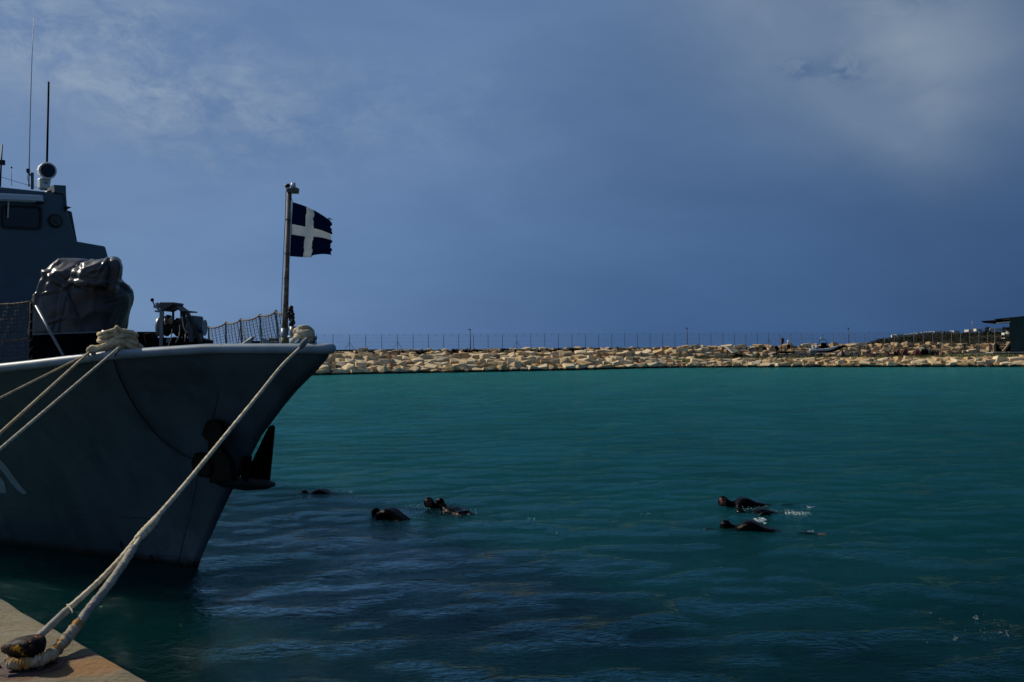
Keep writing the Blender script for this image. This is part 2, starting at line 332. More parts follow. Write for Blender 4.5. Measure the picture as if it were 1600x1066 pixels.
    tag(sb.build('seabed', mat('seabed_silt', (.0004, .006, .007), .9, c2=(.0003, .004, .005), nscale=.05)), kind='structure')
build_water()

# ------------------------------------------------------------------ ship frame
B = G(310, 888, 0); B.z = 0
u = V((-.72, .69, 0)).normalized(); nn = V((-.69, -.72, 0)).normalized()
def S(s, t, z): return B + u*s + nn*t + V((0, 0, z))
def inv(p): q = p-B; return V((q.dot(u), q.dot(nn), q.z))
def onT(px, py, t0=0.0):      # where a sight line meets the plane t = t0
    d = ray(px, py); o = CAM; k = (t0-(o-B).dot(nn))/d.dot(nn); return o+d*k
def onS(px, py, s0):
    d = ray(px, py); o = CAM; k = (s0-(o-B).dot(u))/d.dot(u); return o+d*k
tip = inv(onT(518, 541, 0)); ZT = tip.z; ST = tip.x
print('tip', tip)
def zr(s):  # sheer of the gunwale
    x = s-ST
    return float(np.interp(x, [0, 1.6, 2.9, 4.9, 9, 16, 30, 48], [ZT, 3.585, 3.52, 3.34, 3.12, 2.85, 2.55, 2.5]))
STP = sorted([(lambda p_: (p_.z, p_.x))(inv(onT(x, y))) for x, y in [(518, 541), (517, 551), (508, 567), (488, 586), (455, 620), (427, 657), (410, 679), (386, 724), (361, 770), (334, 828), (316, 868), (309, 889)]])
print(STP)
def stem(z): return float(np.interp(z, [a_ for a_, b_ in STP], [b_ for a_, b_ in STP])) if z > 0 else STP[0][1]-z*.5
def HD(x): x = min(max(x, 0), 14); return 4.0*(1-(1-x/14)**2.2)
def HW(x): x = min(max(x, 0), 19); return 3.75*(1-(1-x/19)**1.62)
def half(s, z):
    x = s-stem(z); top = zr(s)
    if x <= 0: return 0
    k = .75
    if z <= k: w = .13*max(z, 0)/k
    else: w = .13+.87*((z-k)/(top-k))**1.25
    hw = HW(x); hd = HD(x)
    if z < 0: hw *= (1+z/3.2)
    return hw+(hd-hw)*w
ship = empty('patrol_ship', (B.x, B.y, 0)); ORG = V((B.x, B.y, 0))
tag(ship, 'grey naval patrol ship moored on the left with its flared bow towards the water', 'ship')
def part(mb, name, m, parent=ship, bevel=0): return mb.build(name, m, parent, org=ORG, bevel=bevel)
# hull side surfaces
zl = [-1.5, -.6, 0, .2, .4, .6, .72, .76, .9, 1.1, 1.35, 1.6, 1.9, 2.2, 2.5, 2.8, 3.05, 3.3, 3.5, 3.7]
qs = [0, .004, .01, .02, .035, .05, .07, .09, .115, .145, .18, .22, .27, .33, .4, .48, .57, .67, .78, .9, 1.0]
LEN = 46.0
def hull_pt(q, i, side):
    zf = i/(NZ-1); st_ = None
    s = 0; 
    for _ in range(6):
        top = zr(s); z = -1.2+(top+1.2)*zf
        s = stem(z)+q*(LEN-stem(z))
    return s, half(s, z)*side, z
NZ = 30
hm = MB(); rows = []
for side in (1, -1):
    vs = [S(*hull_pt(q, i, side)) for q in qs for i in range(NZ)]
    fs = [(a*NZ+i, (a+1)*NZ+i, (a+1)*NZ+i+1, a*NZ+i+1) for a in range(len(qs)-1) for i in range(NZ-1)]
    hm.add(vs, fs, 0, True)
# transom
vs = [S(*hull_pt(1, i, 1)) for i in range(NZ)] + [S(*hull_pt(1, i, -1)) for i in range(NZ)]
hm.add(vs, [(i, i+1, NZ+i+1, NZ+i) for i in range(NZ-1)])
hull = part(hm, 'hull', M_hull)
me = hull.data; bvh = BVHTree.FromPolygons([v.co+ORG for v in me.vertices], [tuple(p.vertices) for p in me.polygons])
def hit(px, py, off=0.0):
    d = ray(px, py).normalized(); r = bvh.ray_cast(CAM, d)
    if r[0] is None: return None
    nrm = r[1] if r[1].dot(d) < 0 else -r[1]
    return r[0]+nrm*off
# deck
svals = [ST+.08+ (LEN-ST-.08)*(k/60)**1.5 for k in range(61)]
dk = MB(); vs = []
for s in svals:
    h = half(s, zr(s)-.001)-.03; z = zr(s)-.10
    vs += [S(s, h, z), S(s, 0, z+.04), S(s, -h, z)]
dk.add(vs, [(3*i, 3*i+1, 3*i+4, 3*i+3) for i in range(60)]+[(3*i+1, 3*i+2, 3*i+5, 3*i+4) for i in range(60)], 0, True)
part(dk, 'deck', M_greyD)
gw = MB()
edge = [S(s, -half(s, zr(s)-.001), zr(s)-.035) for s in svals[:56][::-1]] + [S(ST-.01, 0, ZT-.035)] + [S(s, half(s, zr(s)-.001), zr(s)-.035) for s in svals[:56]]
gw.tube(edge, .072, 12)
part(gw, 'gunwale', M_rail_lit)
# knuckle line
kn = MB()
for side in (1, -1): kn.tube([S(stem(.78)+x, half(stem(.78)+x, .78)*side-.004*side, .78) for x in [1.3, 1.7, 1.2, 2, 3, 4.5, 6, 8, 11, 15, 20, 26]], .010, 6)
part(kn, 'knuckle_strake', M_greyD)
# weld seams
for pl in ([(347, 556), (340, 620), (324, 690), (312, 730), (300, 790), (288, 840), (277, 884)], [(313, 860), (300, 884)], [(215, 868), (276, 869)]):
    p = [hit(*q, .002) for q in pl]; p = [x for x in p if x]
    if len(p) > 1: part(MB().tube(cat(p, 6), .0035, 5), 'weld_seam', M_dark)
# small drain fittings
for q in ((190, 850), (237, 872)):
    p = hit(*q, .01)
    if p: part(MB().box(p, (.05, .05, .12), rz=.7), 'drain_fitting', M_dark, bevel=.008)
# painted hull number (the part in view)
M_num = mat('number_paint', (.28, .34, .38), .5, c2=(.2, .25, .28), nscale=2)
def decal(cols, name):   # cols: list of (upper px, lower px) pairs
    m_ = MB(); a = []
    for (p, q) in cols:
        for k in range(7):
            t = k/6; h_ = hit(p[0]+(q[0]-p[0])*t, p[1]+(q[1]-p[1])*t, .006)
            a.append(h_)
    if any(x is None for x in a): return
    n_ = len(cols)
    m_.add(a, [(i*7+k, i*7+k+1, (i+1)*7+k+1, (i+1)*7+k) for i in range(n_-1) for k in range(6)], 0, True)
    part(m_, name, M_num)
decal([((-30, 697), (-34, 704)), ((-12, 704), (-16, 712)), ((0, 717), (-4, 726)), ((13, 732), (8, 741)), ((23, 746), (17, 754)), ((33, 759), (26, 764)), ((43, 771), (36, 772))], 'hull_number')
decal([((-50, 700), (-50, 770)), ((-34, 712), (-36, 770)), ((-14, 724), (-14, 770)), ((0, 744), (0, 770)), ((7, 753), (7, 770.5)), ((9, 762), (11, 770.5))], 'hull_number')
# black hose hanging over the side
hp = [(186, 547), (180, 556), (183, 572), (195, 600), (212, 632), (235, 664), (262, 692), (290, 710), (318, 720)]
hs = MB().tube(cat([hit(*q, .035) or onT(*q, 1.9) for q in hp], 6), .014, 6).build('hanging_line', M_rubber)
tag(hs, 'thin black line hanging in a curve down the grey hull to the anchor', 'line')

# anchor at the stem (crown athwartships, one fluke each side)
an = MB()
def poly(mb, pts, t0, th):
    mb.prism([onT(x, y, t0) for x, y in pts], nn*th)
anchor = empty('anchor_dummy', ORG); anchor.name = 'anchor'; anchor.parent = ship; anchor.location = (0, 0, 0)
a1 = MB(); poly(a1, [(328, 664), (333, 656), (345, 655), (354, 664), (357, 676), (354, 688), (350, 694), (368, 720), (372, 752), (336, 754), (333, 715), (334, 690), (323, 680)], .42, .10)
part(a1, 'fluke', M_black, anchor, bevel=.015)
a2 = MB(); poly(a2, [(424, 666), (429, 664), (431, 668), (423, 752), (388, 757), (389, 738), (396, 724)], -.42, .06)
part(a2, 'fluke', M_black, anchor, bevel=.015)
cr = MB(); c0 = onT(333, 752, .50); c1 = onT(430, 757, -.50); cm = (c0+c1)/2-V((0, 0, .02))
fw = -u
cr.tube([c0+V((0, 0, .02)), c0*.7+cm*.3, cm, c1*.7+cm*.3, c1], [.03, .085, .11, .085, .03], 6, smooth=False)
cr.bar(c0*.8+cm*.2, c1*.8+cm*.2, .26, .05)
part(cr, 'crown', M_dark, anchor, bevel=.01)
sk = MB(); hz = onT(370, 715, 0.0); sk.bar(cm, S(stem(hz.z)+.05, 0, hz.z+.05), .14, .12); part(sk, 'shank', M_black, anchor, bevel=.015)
hl = MB(); p0 = hit(330, 722, .03)
poly(hl, [(317, 706), (330, 708), (342, 716), (345, 738), (338, 745), (325, 744), (316, 736), (312, 722)], .40, .16); part(hl, 'anchor_pad', M_black, anchor, bevel=.03)
def plate(cols, name, m, off=.012, parent=ship):
    m_ = MB(); a = []
    for (p, q) in cols:
        for k in range(9):
            t = k/8; a.append(hit(p[0]+(q[0]-p[0])*t, p[1]+(q[1]-p[1])*t, off))
    if any(x is None for x in a): print('plate miss', name); return
    m_.add(a, [(i*9+k, i*9+k+1, (i+1)*9+k+1, (i+1)*9+k) for i in range(len(cols)-1) for k in range(8)], 0, True)
    return part(m_, name, m, parent)
plate([((335, 694), (338, 752)), ((350, 690), (352, 756)), ((362, 702), (362, 757)), ((374, 704), (374, 756)), ((384, 703), (384, 752)), ((390, 704), (388, 742)), ((394, 706), (391, 730))], 'hull_doubler', M_black, .015)

# superstructure: front seen from ahead
SF = 12.0
def tz(px, py, s0=SF): q = inv(onS(px, py, s0)); return q.y, q.z
fp = [tz(x, y) for x, y in [(104, 303), (105, 331), (119, 377)]]
fp2 = [tz(x, y) for x, y in [(119, 378), (165, 385), (171, 408), (185, 520)]]
tb = min(fp[0][0], -2.4)
right = [(fp[0][0], fp[0][1]), (fp[1][0]-.02, fp[1][1]), (fp[2][0], fp[2][1]), (fp2[1][0], fp2[1][1]), (fp2[2][0], fp2[2][1]), (min(fp2[3][0], fp2[2][0]-.15), 2.6)]
print('front', right)
outl = right + [(-t, z) for t, z in right[::-1]]
sup = MB().prism([S(SF, t, z) for t, z in outl], u*9)
# slanted deckhouse step
suplow = MB().prism([S(SF-.6, t, z) for t, z in [(-3.1, 2.6), (-3.1, 4.0), (3.1, 4.0), (3.1, 2.6)]], u*.59)
superst = part(sup, 'superstructure', M_sup, bevel=.03)
part(suplow, 'superstructure_step', M_sup, bevel=.02)
def fpt(px, py, off): return onS(px, py, SF)-u*off
# bulwark wing behind port edge
part(MB().prism([onS(x, y, SF+.9) for x, y in [(96, 326), (112, 331), (121, 380), (100, 385)]], u*3), 'bridge_wing', M_greyD)
part(MB().prism([onS(x, y, SF-.15) for x, y in [(103, 322), (112, 324), (104, 328)]], u*.8), 'bridge_fin', M_dark)
part(MB().prism([onS(x, y, SF-.05) for x, y in [(85, 289), (103, 290), (104, 332), (100, 303), (85, 300)]], u*.5), 'roof_box', M_sup)
part(MB().prism([onS(x, y, SF+.2) for x, y in [(73, 299), (85, 294), (85, 303), (70, 303)]], u*.5), 'roof_block', M_grey)
# window with rounded frame
def rrect(x0, y0, x1, y1, r, skew=0):
    out = []
    for cx, cy, a0 in ((x1-r, y0+r, -90), (x1-r, y1-r, 0), (x0+r, y1-r, 90), (x0+r, y0+r, 180)):
        for k in range(5):
            a = R(a0+k*22.5); x = cx+r*math.cos(a); y = cy+r*math.sin(a); out.append((x, y+skew*(x-x0)))
    return out
def window(x0, y0, x1, y1, skew):
    wf = MB(); o = rrect(x0, y0, x1, y1, 7, skew); i_ = rrect(x0+4, y0+4, x1-4, y1-4, 5, skew)
    po = [fpt(x, y, .035) for x, y in o]; pi_ = [fpt(x, y, .035) for x, y in i_]; pb = [fpt(x, y, .0) for x, y in i_]; pq = [fpt(x, y, 0) for x, y in o]; n = len(o)
    wf.add(po+pi_+pb+pq, [(k, (k+1) % n, n+(k+1) % n, n+k) for k in range(n)]+[(n+k, n+(k+1) % n, 2*n+(k+1) % n, 2*n+k) for k in range(n)]+[(k, 3*n+k, 3*n+(k+1) % n, (k+1) % n) for k in range(n)])
    w = part(wf, 'window', M_dark)
    g = MB().add([fpt(x, y, .012) for x, y in i_], [tuple(range(n))]); part(g, 'pane', M_glass, w)
    part(MB().prism([fpt(x0+12, y0+7+skew*12, .02), fpt(x1-9, y0+8+skew*50, .02), fpt(x1-9, y0+10+skew*50, .02), fpt(x0+12, y0+9+skew*12, .02)], u*-.01), 'blind_edge', M_greyD, w)
    return w
window(1, 320, 65, 357, .04); window(-78, 316, -14, 353, .04)
wp = part(MB().bar(fpt(11, 312, .12), fpt(11, 341, .06), .03, .02), 'wiper', M_white)
vs_ = MB(); a, b = fpt(-90, 305, .10), fpt(64, 312, .10); vs_.bar(a, b, .22, .19); 
part(vs_, 'window_shade_roll', mat('shade_white', (.50, .54, .57), .4), bevel=.04)
part(MB().bar(fpt(53, 317, .11), fpt(64, 318.5, .11), .23, .05), 'shade_end', M_dark)
ph = MB(); pc = fpt(86, 345.5, 0.0)
ph.tube([pc, pc-u*.05], [.19, .18], 20); pr = part(ph, 'porthole', M_dark)
part(MB().tube([pc-u*.045, pc-u*.075], [.15, .14], 20), 'rim', mat('brown_metal', (.035, .030, .024), .5), pr)
part(MB().tube([pc-u*.07, pc-u*.09], [.055, .05], 14), 'pane', M_glass, pr)
# searchlight on roof
sl = empty('searchlight', (0, 0, 0)); sl.parent = ship
bs = onS(69, 296, SF+.1)
def q(px, py, off=0): return onS(px, py, SF+.1)-u*off
part(MB().tube([q(68, 297), q(68, 292)], [.10, .08], 12), 'pedestal', M_grey, sl)
part(MB().prism([q(x, y, .10) for x, y in [(60, 279), (78, 279), (76, 293), (70, 296), (60, 294)]], u*.2), 'mount_box', M_white, sl, bevel=.02)
part(MB().bar(q(66, 286.5, .11), q(72, 286.8, .11), .012, .02), 'mount_slot', M_dark, sl)
part(MB().bar(q(67, 275), q(69, 281), .08), 'neck', M_white, sl)
hc = q(70.5, 268, .12); ax = (CAM-hc).normalized(); ax = (ax+V((.25, -.1, .02))).normalized()
part(MB().tube([hc-ax*.30, hc-ax*.24, hc+ax*.12], [.12, .215, .225], 10, smooth=False), 'lamp_housing', M_white, sl)
part(MB().tube([hc+ax*.12, hc+ax*.15], [.222, .215], 24), 'lamp_bezel', M_white, sl)
part(MB().tube([hc+ax*.145, hc+ax*.157], [.178, .175], 24), 'lens', M_glass, sl)
# antennas
def ant(name, pts, r, D, m): 
    return part(MB().tube([P(x, y, D) for x, y in pts], r, 8), name, m)
ant('whip_antenna', [(45, 292), (46, 240), (47.5, 170), (50, 90), (53, 25)], [.018, .014, .012, .009, .006], 27.5, M_galv)
ant('whip_antenna', [(73, 296), (73.5, 250), (76, 128)], [.032, .032, .030], 29, M_black)
ant('whip_antenna', [(0, 292), (1.5, 262), (3.5, 226)], [.03, .025, .018], 28, M_dark)
ant('whip_antenna', [(18, 290), (18, 262)], [.008, .006], 28, M_galv)
part(MB().ell(P(18, 262, 28), (.025, .025, .035), 8, 6), 'antenna_tip', M_dark)
part(MB().box(P(3, 254, 28), (.14, .12, .14)).box(P(5, 256, 28), (.10, .06, .06)), 'antenna_bracket', M_dark, bevel=.01)
part(MB().box(P(44, 267, 27.5), (.07, .07, .11)).tube(cat([P(44, 270, 27.5), P(43, 279, 27.5), P(47, 290, 27.5)], 4), .008, 5), 'antenna_base', M_dark)
part(MB().bar(P(50.5, 270, 27.5), P(50.5, 296, 27.5), .06).bar(P(45, 271, 27.5), P(51, 277, 27.5), .035), 'antenna_post', M_greyD)
part(MB().tube(cat([P(0, 276, 28), P(22, 283, 28), P(60, 294, 28)], 5), .006, 5), 'stay_wire', M_dark)

# spray breakwater coaming on the foredeck
bwk = MB()
zt = lambda px, py, s0: inv(onS(px, py, s0)).z
b0 = inv(onS(50, 524, 1.9)); b1 = inv(onS(190, 518.5, 2.5)); b2 = inv(onS(246, 518.5, 2.3))
for (a, b) in ((b0, b1), (b1, b2)):
    bwk.prism([S(a.x, a.y, 2.9), S(b.x, b.y, 2.9), S(b.x, b.y, b.z), S(a.x, a.y, a.z)], u*.03)
part(bwk, 'spray_coaming', M_black)
cp = MB(); 
cp.bar(S(b0.x, b0.y, b0.z+.01)-u*.01, S(b1.x, b1.y, b1.z+.01)-u*.01, .05, .02); part(cp, 'coaming_cap', M_grey)
part(MB().bar(onS(192, 517, 2.6), onS(206, 517, 2.6), .1, .02), 'coaming_hinge', M_dark)

# covered gun
def gun_cover():
    D = 19.2
    sil = [(523, 50, 190), (505, 51, 196), (490, 52, 200), (478, 53, 202), (465, 57, 204), (455, 62, 203), (447, 66, 199), (440, 70, 190), (428, 76, 178), (418, 83, 166), (409, 92, 150), (405, 98, 138)]
    mb = MB(); ring = []
    pts = []
    Rr = Rv; nseg = 28
    for k, (y, l, r) in enumerate(sil + [(403.5, 108, 128)]):
        cx = (l+r)/2; w = (r-l)/2*D/FPX; c = P(cx, y, D); dpt = min(w, .58)*(1 if k < 9 else .8)
        for j in range(nseg):
            a = 2*math.pi*j/nseg; ca, sa = math.cos(a), math.sin(a)
            e = .80
            pts.append(c + V((1, 0, 0))*w*math.copysign(abs(ca)**e, ca) + V((0, 1, 0))*dpt*math.copysign(abs(sa)**e, sa))
    k = len(sil)+1
    mb.add(pts, [(i*nseg+j, i*nseg+(j+1) % nseg, (i+1)*nseg+(j+1) % nseg, (i+1)*nseg+j) for i in range(k-1) for j in range(nseg)]+[tuple(range(nseg))[::-1], tuple(range((k-1)*nseg, k*nseg))])
    # hood bulge over the breech pointing at the camera and to the right
    Dn = D-1.0
    def loft(secs):
        n = len(secs[0]); vs = [P(x, y, d) for s_ in secs for (x, y, d) in s_]
        mb.add(vs, [(i*n+j, i*n+(j+1) % n, (i+1)*n+(j+1) % n, (i+1)*n+j) for i in range(len(secs)-1) for j in range(n)]+[tuple(range(n))[::-1], tuple(range((len(secs)-1)*n, len(secs)*n))])
    hood = [(112, 441), (118, 426), (128, 414), (150, 408), (168, 404), (172, 414), (171, 430), (169, 443), (150, 449), (130, 447)]
    c = (145, 428)
    loft([[(x, y, D+.4) for x, y in hood], [(c[0]+(x-c[0])*1.0, c[1]+(y-c[1])*1.0, Dn+.1) for x, y in hood], [(c[0]+(x-c[0])*.8, c[1]+(y-c[1])*.75, Dn-.12) for x, y in hood]])
    tub = [(168, 446), (166, 430), (168, 412), (172, 404), (180, 402), (187, 406), (190, 416), (189, 430), (186, 444), (184, 456), (175, 460)]
    c = (178, 430)
    loft([[(x, y, D+.6) for x, y in tub], [(x, y, Dn+.2) for x, y in tub], [(c[0]+(x-c[0])*.75, c[1]+(y-c[1])*.85, Dn+.02) for x, y in tub]])
    o = part(mb, 'gun_cover', M_tarp)
    md = o.modifiers.new('r', 'REMESH'); md.mode = 'VOXEL'; md.voxel_size = .026
    dg = C.evaluated_depsgraph_get(); me2 = bpy.data.meshes.new_from_object(o.evaluated_get(dg)); o.modifiers.clear(); o.data = me2
    bm = bmesh.new(); bm.from_mesh(me2)
    for _ in range(2): bmesh.ops.smooth_vert(bm, verts=bm.verts, factor=.5, use_axis_x=True, use_axis_y=True, use_axis_z=True)
    bm.normal_update()
    # folds: creases radiating from tie points
    def proj(p):
        d = p-CAM; z = d.dot(Fv); return 800+FPX*d.dot(Rv)/z, 533-FPX*d.dot(Uv)/z
    folds = [((102, 449), (132, 525), .05, 2.4), ((102, 449), (70, 426), .045, 5), ((102, 449), (112, 440), .04, 4), ((97, 493), (103, 455), .035, 2.0), ((70, 428), (92, 408), .03, 3), ((53, 480), (70, 428), .03, 3), ((54, 462), (100, 452), .02, 3),
             ((168, 405), (150, 432), .03, 2.5), ((150, 432), (168, 443), .03, 3), ((114, 440), (138, 441), .05, 3.5), ((138, 441), (168, 443), .05, 3.5), ((113, 438), (124, 415), .045, 2.5), ((124, 415), (150, 406), .03, 2.5), ((138, 425), (158, 420), .035, 3),
             ((75, 505), (100, 497), .02, 3), ((78, 520), (85, 500), .02, 2), ((160, 470), (190, 462), .02, 4), ((170, 520), (185, 480), .02, 4), ((98, 452), (90, 520), .02, 3), ((185, 440), (203, 455), .03, 3)]
    for v in bm.verts:
        w = v.co+ORG; px, py = proj(w); d = 0
        if v.normal.y < .5:
            for (a, b, am, wd) in folds:
                abx, aby = b[0]-a[0], b[1]-a[1]; L2 = abx*abx+aby*aby; t = ((px-a[0])*abx+(py-a[1])*aby)/L2
                if -.1 < t < 1.1:
                    dd = abs((px-a[0])*aby-(py-a[1])*abx)/math.sqrt(L2); e = max(0, 1-abs(t-.5)*1.7+.35)
                    d += 1.35*am*max(0, 1-dd/wd)*min(1, e) - am*.55*max(0, 1-abs(dd-wd*1.6)/wd)*min(1, e)
        nz = noise.noise(w*2.3); d += .022*(1-abs(nz)*3) * (1 if True else 0)
        nz = noise.noise(V((w.x*5, w.y*5, w.z*2.2))+V((9, 3, 1))); d += .004*(1-abs(nz)*3)
        v.co += v.normal*d
    bmesh.ops.smooth_vert(bm, verts=bm.verts, factor=.15, use_axis_x=True, use_axis_y=True, use_axis_z=True)
    bm.to_mesh(me2); bm.free()
    for p in me2.polygons: p.use_smooth = True
    return o
gun = gun_cover()
# gun pedestal foot under cover
part(MB().tube([P(125, 545, 19.2), P(125, 515, 19.2)], .5, 16), 'gun_base', M_greyD)

# windlass
wl = empty('windlass', (0, 0, 0)); wl.parent = ship
DW = (onT(280, 500, .3)-CAM).dot(Fv); print('DW', DW)
def w(px, py, dd=0.0): return P(px, py, DW+dd)
# coordinates from the enlarged photo: 11.85 px per photo px, origin (225,460)
def z_(x, y, dd=0.0): return w(225+x/11.845, 460+y/11.845, dd)
part(MB().prism([z_(x, y, -.25) for x, y in [(275, 145), (545, 145), (545, 185), (320, 315), (275, 235)]], V((0, .5, 0))), 'control_box', M_greyD, wl, bevel=.01)
part(MB().bar(z_(330, 300, -.2), z_(322, 1010, -.2), .055), 'frame_leg', M_grey, wl)
part(MB().bar(z_(540, 170, .1), z_(540, 480, .1), .03), 'frame_leg', M_dark, wl)
part(MB().bar(z_(720, 310, .0), z_(735, 700, .0), .07), 'frame_leg', M_dark, wl)
part(MB().bar(z_(790, 310, -.25), z_(1060, 900, -.25), .075, .05), 'frame_leg', M_dark, wl)
part(MB().prism([z_(x, y, -.15) for x, y in [(545, 185), (700, 305), (840, 305), (840, 328), (690, 330), (560, 225), (400, 310), (385, 300)]], V((0, .4, 0))), 'guard_plate', M_dark, wl)
part(MB().bar(z_(390, 485, -.2), z_(640, 485, -.2), .02), 'cross_bar', M_dark, wl)
part(MB().tube([z_(190, 195, -.2), z_(155, 110, -.2)], .010, 6).ell(z_(152, 105, -.2), (.03, .03, .03), 8, 6), 'control_lever', M_black, wl)
part(MB().bar(z_(185, 225, -.2), z_(275, 225, -.2), .05).bar(z_(240, 160, -.15), z_(270, 240, -.15), .04).bar(z_(205, 310, -.15), z_(280, 320, -.15), .03).bar(z_(245, 250, -.2), z_(310, 320, -.2), .03), 'lever_linkage', M_grey, wl)
ax0, ax1 = z_(200, 600, 0), z_(1140, 620, 0)
dirw = (ax1-ax0).normalized()
def lathe(pts, m, name, c=ax0, d=dirw, n=22):   # pts: (distance, radius)
    return part(MB().tube([c+d*k for k, r in pts], [r for k, r in pts], n), name, m, wl)
pm = .0105*DW/16.5/11.845*11.845  # m per photo px
k = DW/FPX/11.845
lathe([(0, .02), (0, 90*k), (70*k, 95*k), (75*k, 40*k)], M_greyD, 'drum_wheel')
lathe([(70*k, 180*k), (130*k, 185*k), (135*k, 120*k), (210*k, 110*k)], M_grey, 'brake_drum')
lathe([(200*k, 170*k), (240*k, 175*k), (300*k, 120*k), (360*k, 120*k), (410*k, 175*k), (450*k, 170*k)], M_dark, 'chain_wheel')
part(MB().prism([z_(x, y, -.28) for x, y in [(760, 400), (920, 390), (930, 560), (925, 900), (820, 900), (790, 700)]], V((0, .5, 0))), 'gearbox', M_greyD, wl, bevel=.02)
lathe([(725*k, 70*k), (735*k, 120*k), (800*k, 105*k), (880*k, 100*k), (920*k, 120*k), (940*k, 150*k), (950*k, 148*k)], M_grey, 'warping_drum', c=ax0+V((0, -.05, 0)))
cl = MB(); rr = random.Random(4)
for kx in range(26):
    x, y = rr.uniform(400, 800), rr.uniform(420, 900)
    cl.bar(z_(x, y, rr.uniform(-.2, .1)), z_(x+rr.uniform(-70, 70), y+rr.uniform(-70, 90), rr.uniform(-.2, .1)), rr.uniform(.025, .08))
part(cl, 'mechanism', M_dark, wl, bevel=.004)
cl = MB()
for kx in range(12):
    x, y = rr.uniform(400, 520), rr.uniform(420, 560)
    cl.ell(z_(x, y, -.25), (.03, .03, .025), 6, 5)
part(cl, 'mechanism_fittings', M_rust, wl)
part(MB().tube(cat([z_(520, 640, -.3), z_(500, 820, -.3), z_(440, 970, -.3)], 5), .008, 5).tube(cat([z_(700, 400, -.3), z_(730, 600, -.3), z_(770, 700, -.3), z_(750, 880, -.3)], 5), .009, 5).tube(cat([z_(660, 560, -.3), z_(650, 760, -.3), z_(580, 900, -.3)], 5), .008, 5), 'control_cable', M_rope, wl)
part(MB().bar(z_(120, 720, .1), z_(165, 1010, .1), .3, .12), 'chain_stopper', M_black, wl, bevel=.01)
part(MB().prism([z_(x, y, -.2) for x, y in [(140, 800), (950, 800), (1120, 850), (1120, 960), (120, 1030)]], V((0, .45, 0))), 'bed_plate', M_black, wl)
part(MB().prism([z_(x, y, -.3) for x, y in [(425, 810), (490, 800), (460, 900), (400, 890)]], V((0, .05, 0))), 'bracket', M_grey, wl)

# lifelines with netting
def net(mb, a0, a1, b0, b1, cell=.062, sag=.03, r=.0042):   # a = lower ends, b = upper ends
    L = (a1-a0).length; H_ = ((b0-a0).length+(b1-a1).length)/2; nx = max(2, int(L/cell)); nz = max(2, int(H_/cell))
    def pt(i, j):
        x = i/nx; y = j/nz; lo = a0.lerp(a1, x); hi = b0.lerp(b1, x)-V((0, 0, sag*4*x*(1-x)))
        return lo.lerp(hi, y)+nn*(.012*math.sin(i*1.7+j*.9)+.03*math.sin(y*3.1)*math.sin(x*3.1))+V((0, 0, .006*math.sin(i*2.1+j)))
    for i in range(nx+1): mb.tube([pt(i, j) for j in range(nz+1)], r, 3, cap=False)
    for j in range(nz+1): mb.tube([pt(i, j) for i in range(nx+1)], r, 3, cap=False)
def stan_s(px, side, z):
    best = min(((abs(projx(S(s/50, side*(half(s/50, zr(s/50)-.001)-.05), z))-px), s/50) for s in range(int(ST*50)+5, 900)), key=lambda q_: q_[0]); return best[1]
def proj2(p):
    d = p-CAM; z = d.dot(Fv); return 800+FPX*d.dot(Rv)/z, 533-FPX*d.dot(Uv)/z
def projx(p): return proj2(p)[0]
lowpts = []; tops = []
for (pt_, pb) in [((326, 512), (327, 545)), ((353, 505), (353, 545)), ((376, 500), (380, 545)), ((406, 493), (411, 545)), ((431, 487), (438, 545)), ((447, 488), (452, 545))]:
    s = stan_s(pb[0], -1, 3.45); p = S(s, -(half(s, zr(s)-.001)-.05), zr(s)-.1); D = (p-CAM).dot(Fv)
    t_ = P(pt_[0], pt_[1], D); lowpts.append(p); tops.append(t_)
    st_ = part(MB().bar(p, t_, .045, .03), 'stanchion', M_grey)
    part(MB().ell(t_, (.035, .035, .035), 7, 5), 'stanchion_cap', M_rust, st_)
nm = MB()
for i in range(len(tops)-1): net(nm, lowpts[i]+V((0, 0, .03)), lowpts[i+1]+V((0, 0, .03)), tops[i], tops[i+1])
part(nm, 'safety_net', M_net)
rl = MB()
for i in range(len(tops)-1):
    a, b = tops[i], tops[i+1]; rl.tube([a.lerp(b, k/8)-V((0, 0, .045*4*(k/8)*(1-k/8))) for k in range(9)], .014, 6, twist=(.3, 60))
part(rl, 'life_rope', M_net2)
part(MB().tube([tops[2]+V((0, 0, -.05)), lowpts[2]+V((0, 0, 0))-u*-.35], .010, 6), 'net_brace', M_rust)
part(MB().tube([tops[2]+V((0, 0, -.1)), lowpts[2]-u*.4], .010, 6), 'net_brace', M_rope)
# starboard net at the left edge
sp_ = [(49, 471, 560), (-26, 474, 569), (-130, 470, 580)]; lo = []; hi = []
for px, y0, y1 in sp_:
    s = stan_s(px, 1, 3.3); p = S(s, half(s, zr(s)-.001)-.03, zr(s)-.05); D = (p-CAM).dot(Fv)
    lo.append(p); t_ = P(px, y0, D); hi.append(t_)
    s0 = part(MB().tube([p, t_], .022, 8), 'stanchion', M_black)
    part(MB().tube([p.lerp(t_, k/40) + V((.018*math.cos(k*1.1), .018*math.sin(k*1.1), 0)) for k in range(41)], .011, 5), 'lashing', M_net2, s0)
    part(MB().tube([p-V((0, 0, .02)), p+V((0, 0, .06))], [.05, .035], 10), 'stanchion_foot', M_grey, s0)
nm = MB(); 
for i in range(2): net(nm, lo[i]+V((0, 0, .03)), lo[i+1]+V((0, 0, .03)), hi[i], hi[i+1], .06, .02, .0036)
part(nm, 'safety_net', M_net2)
rl = MB()
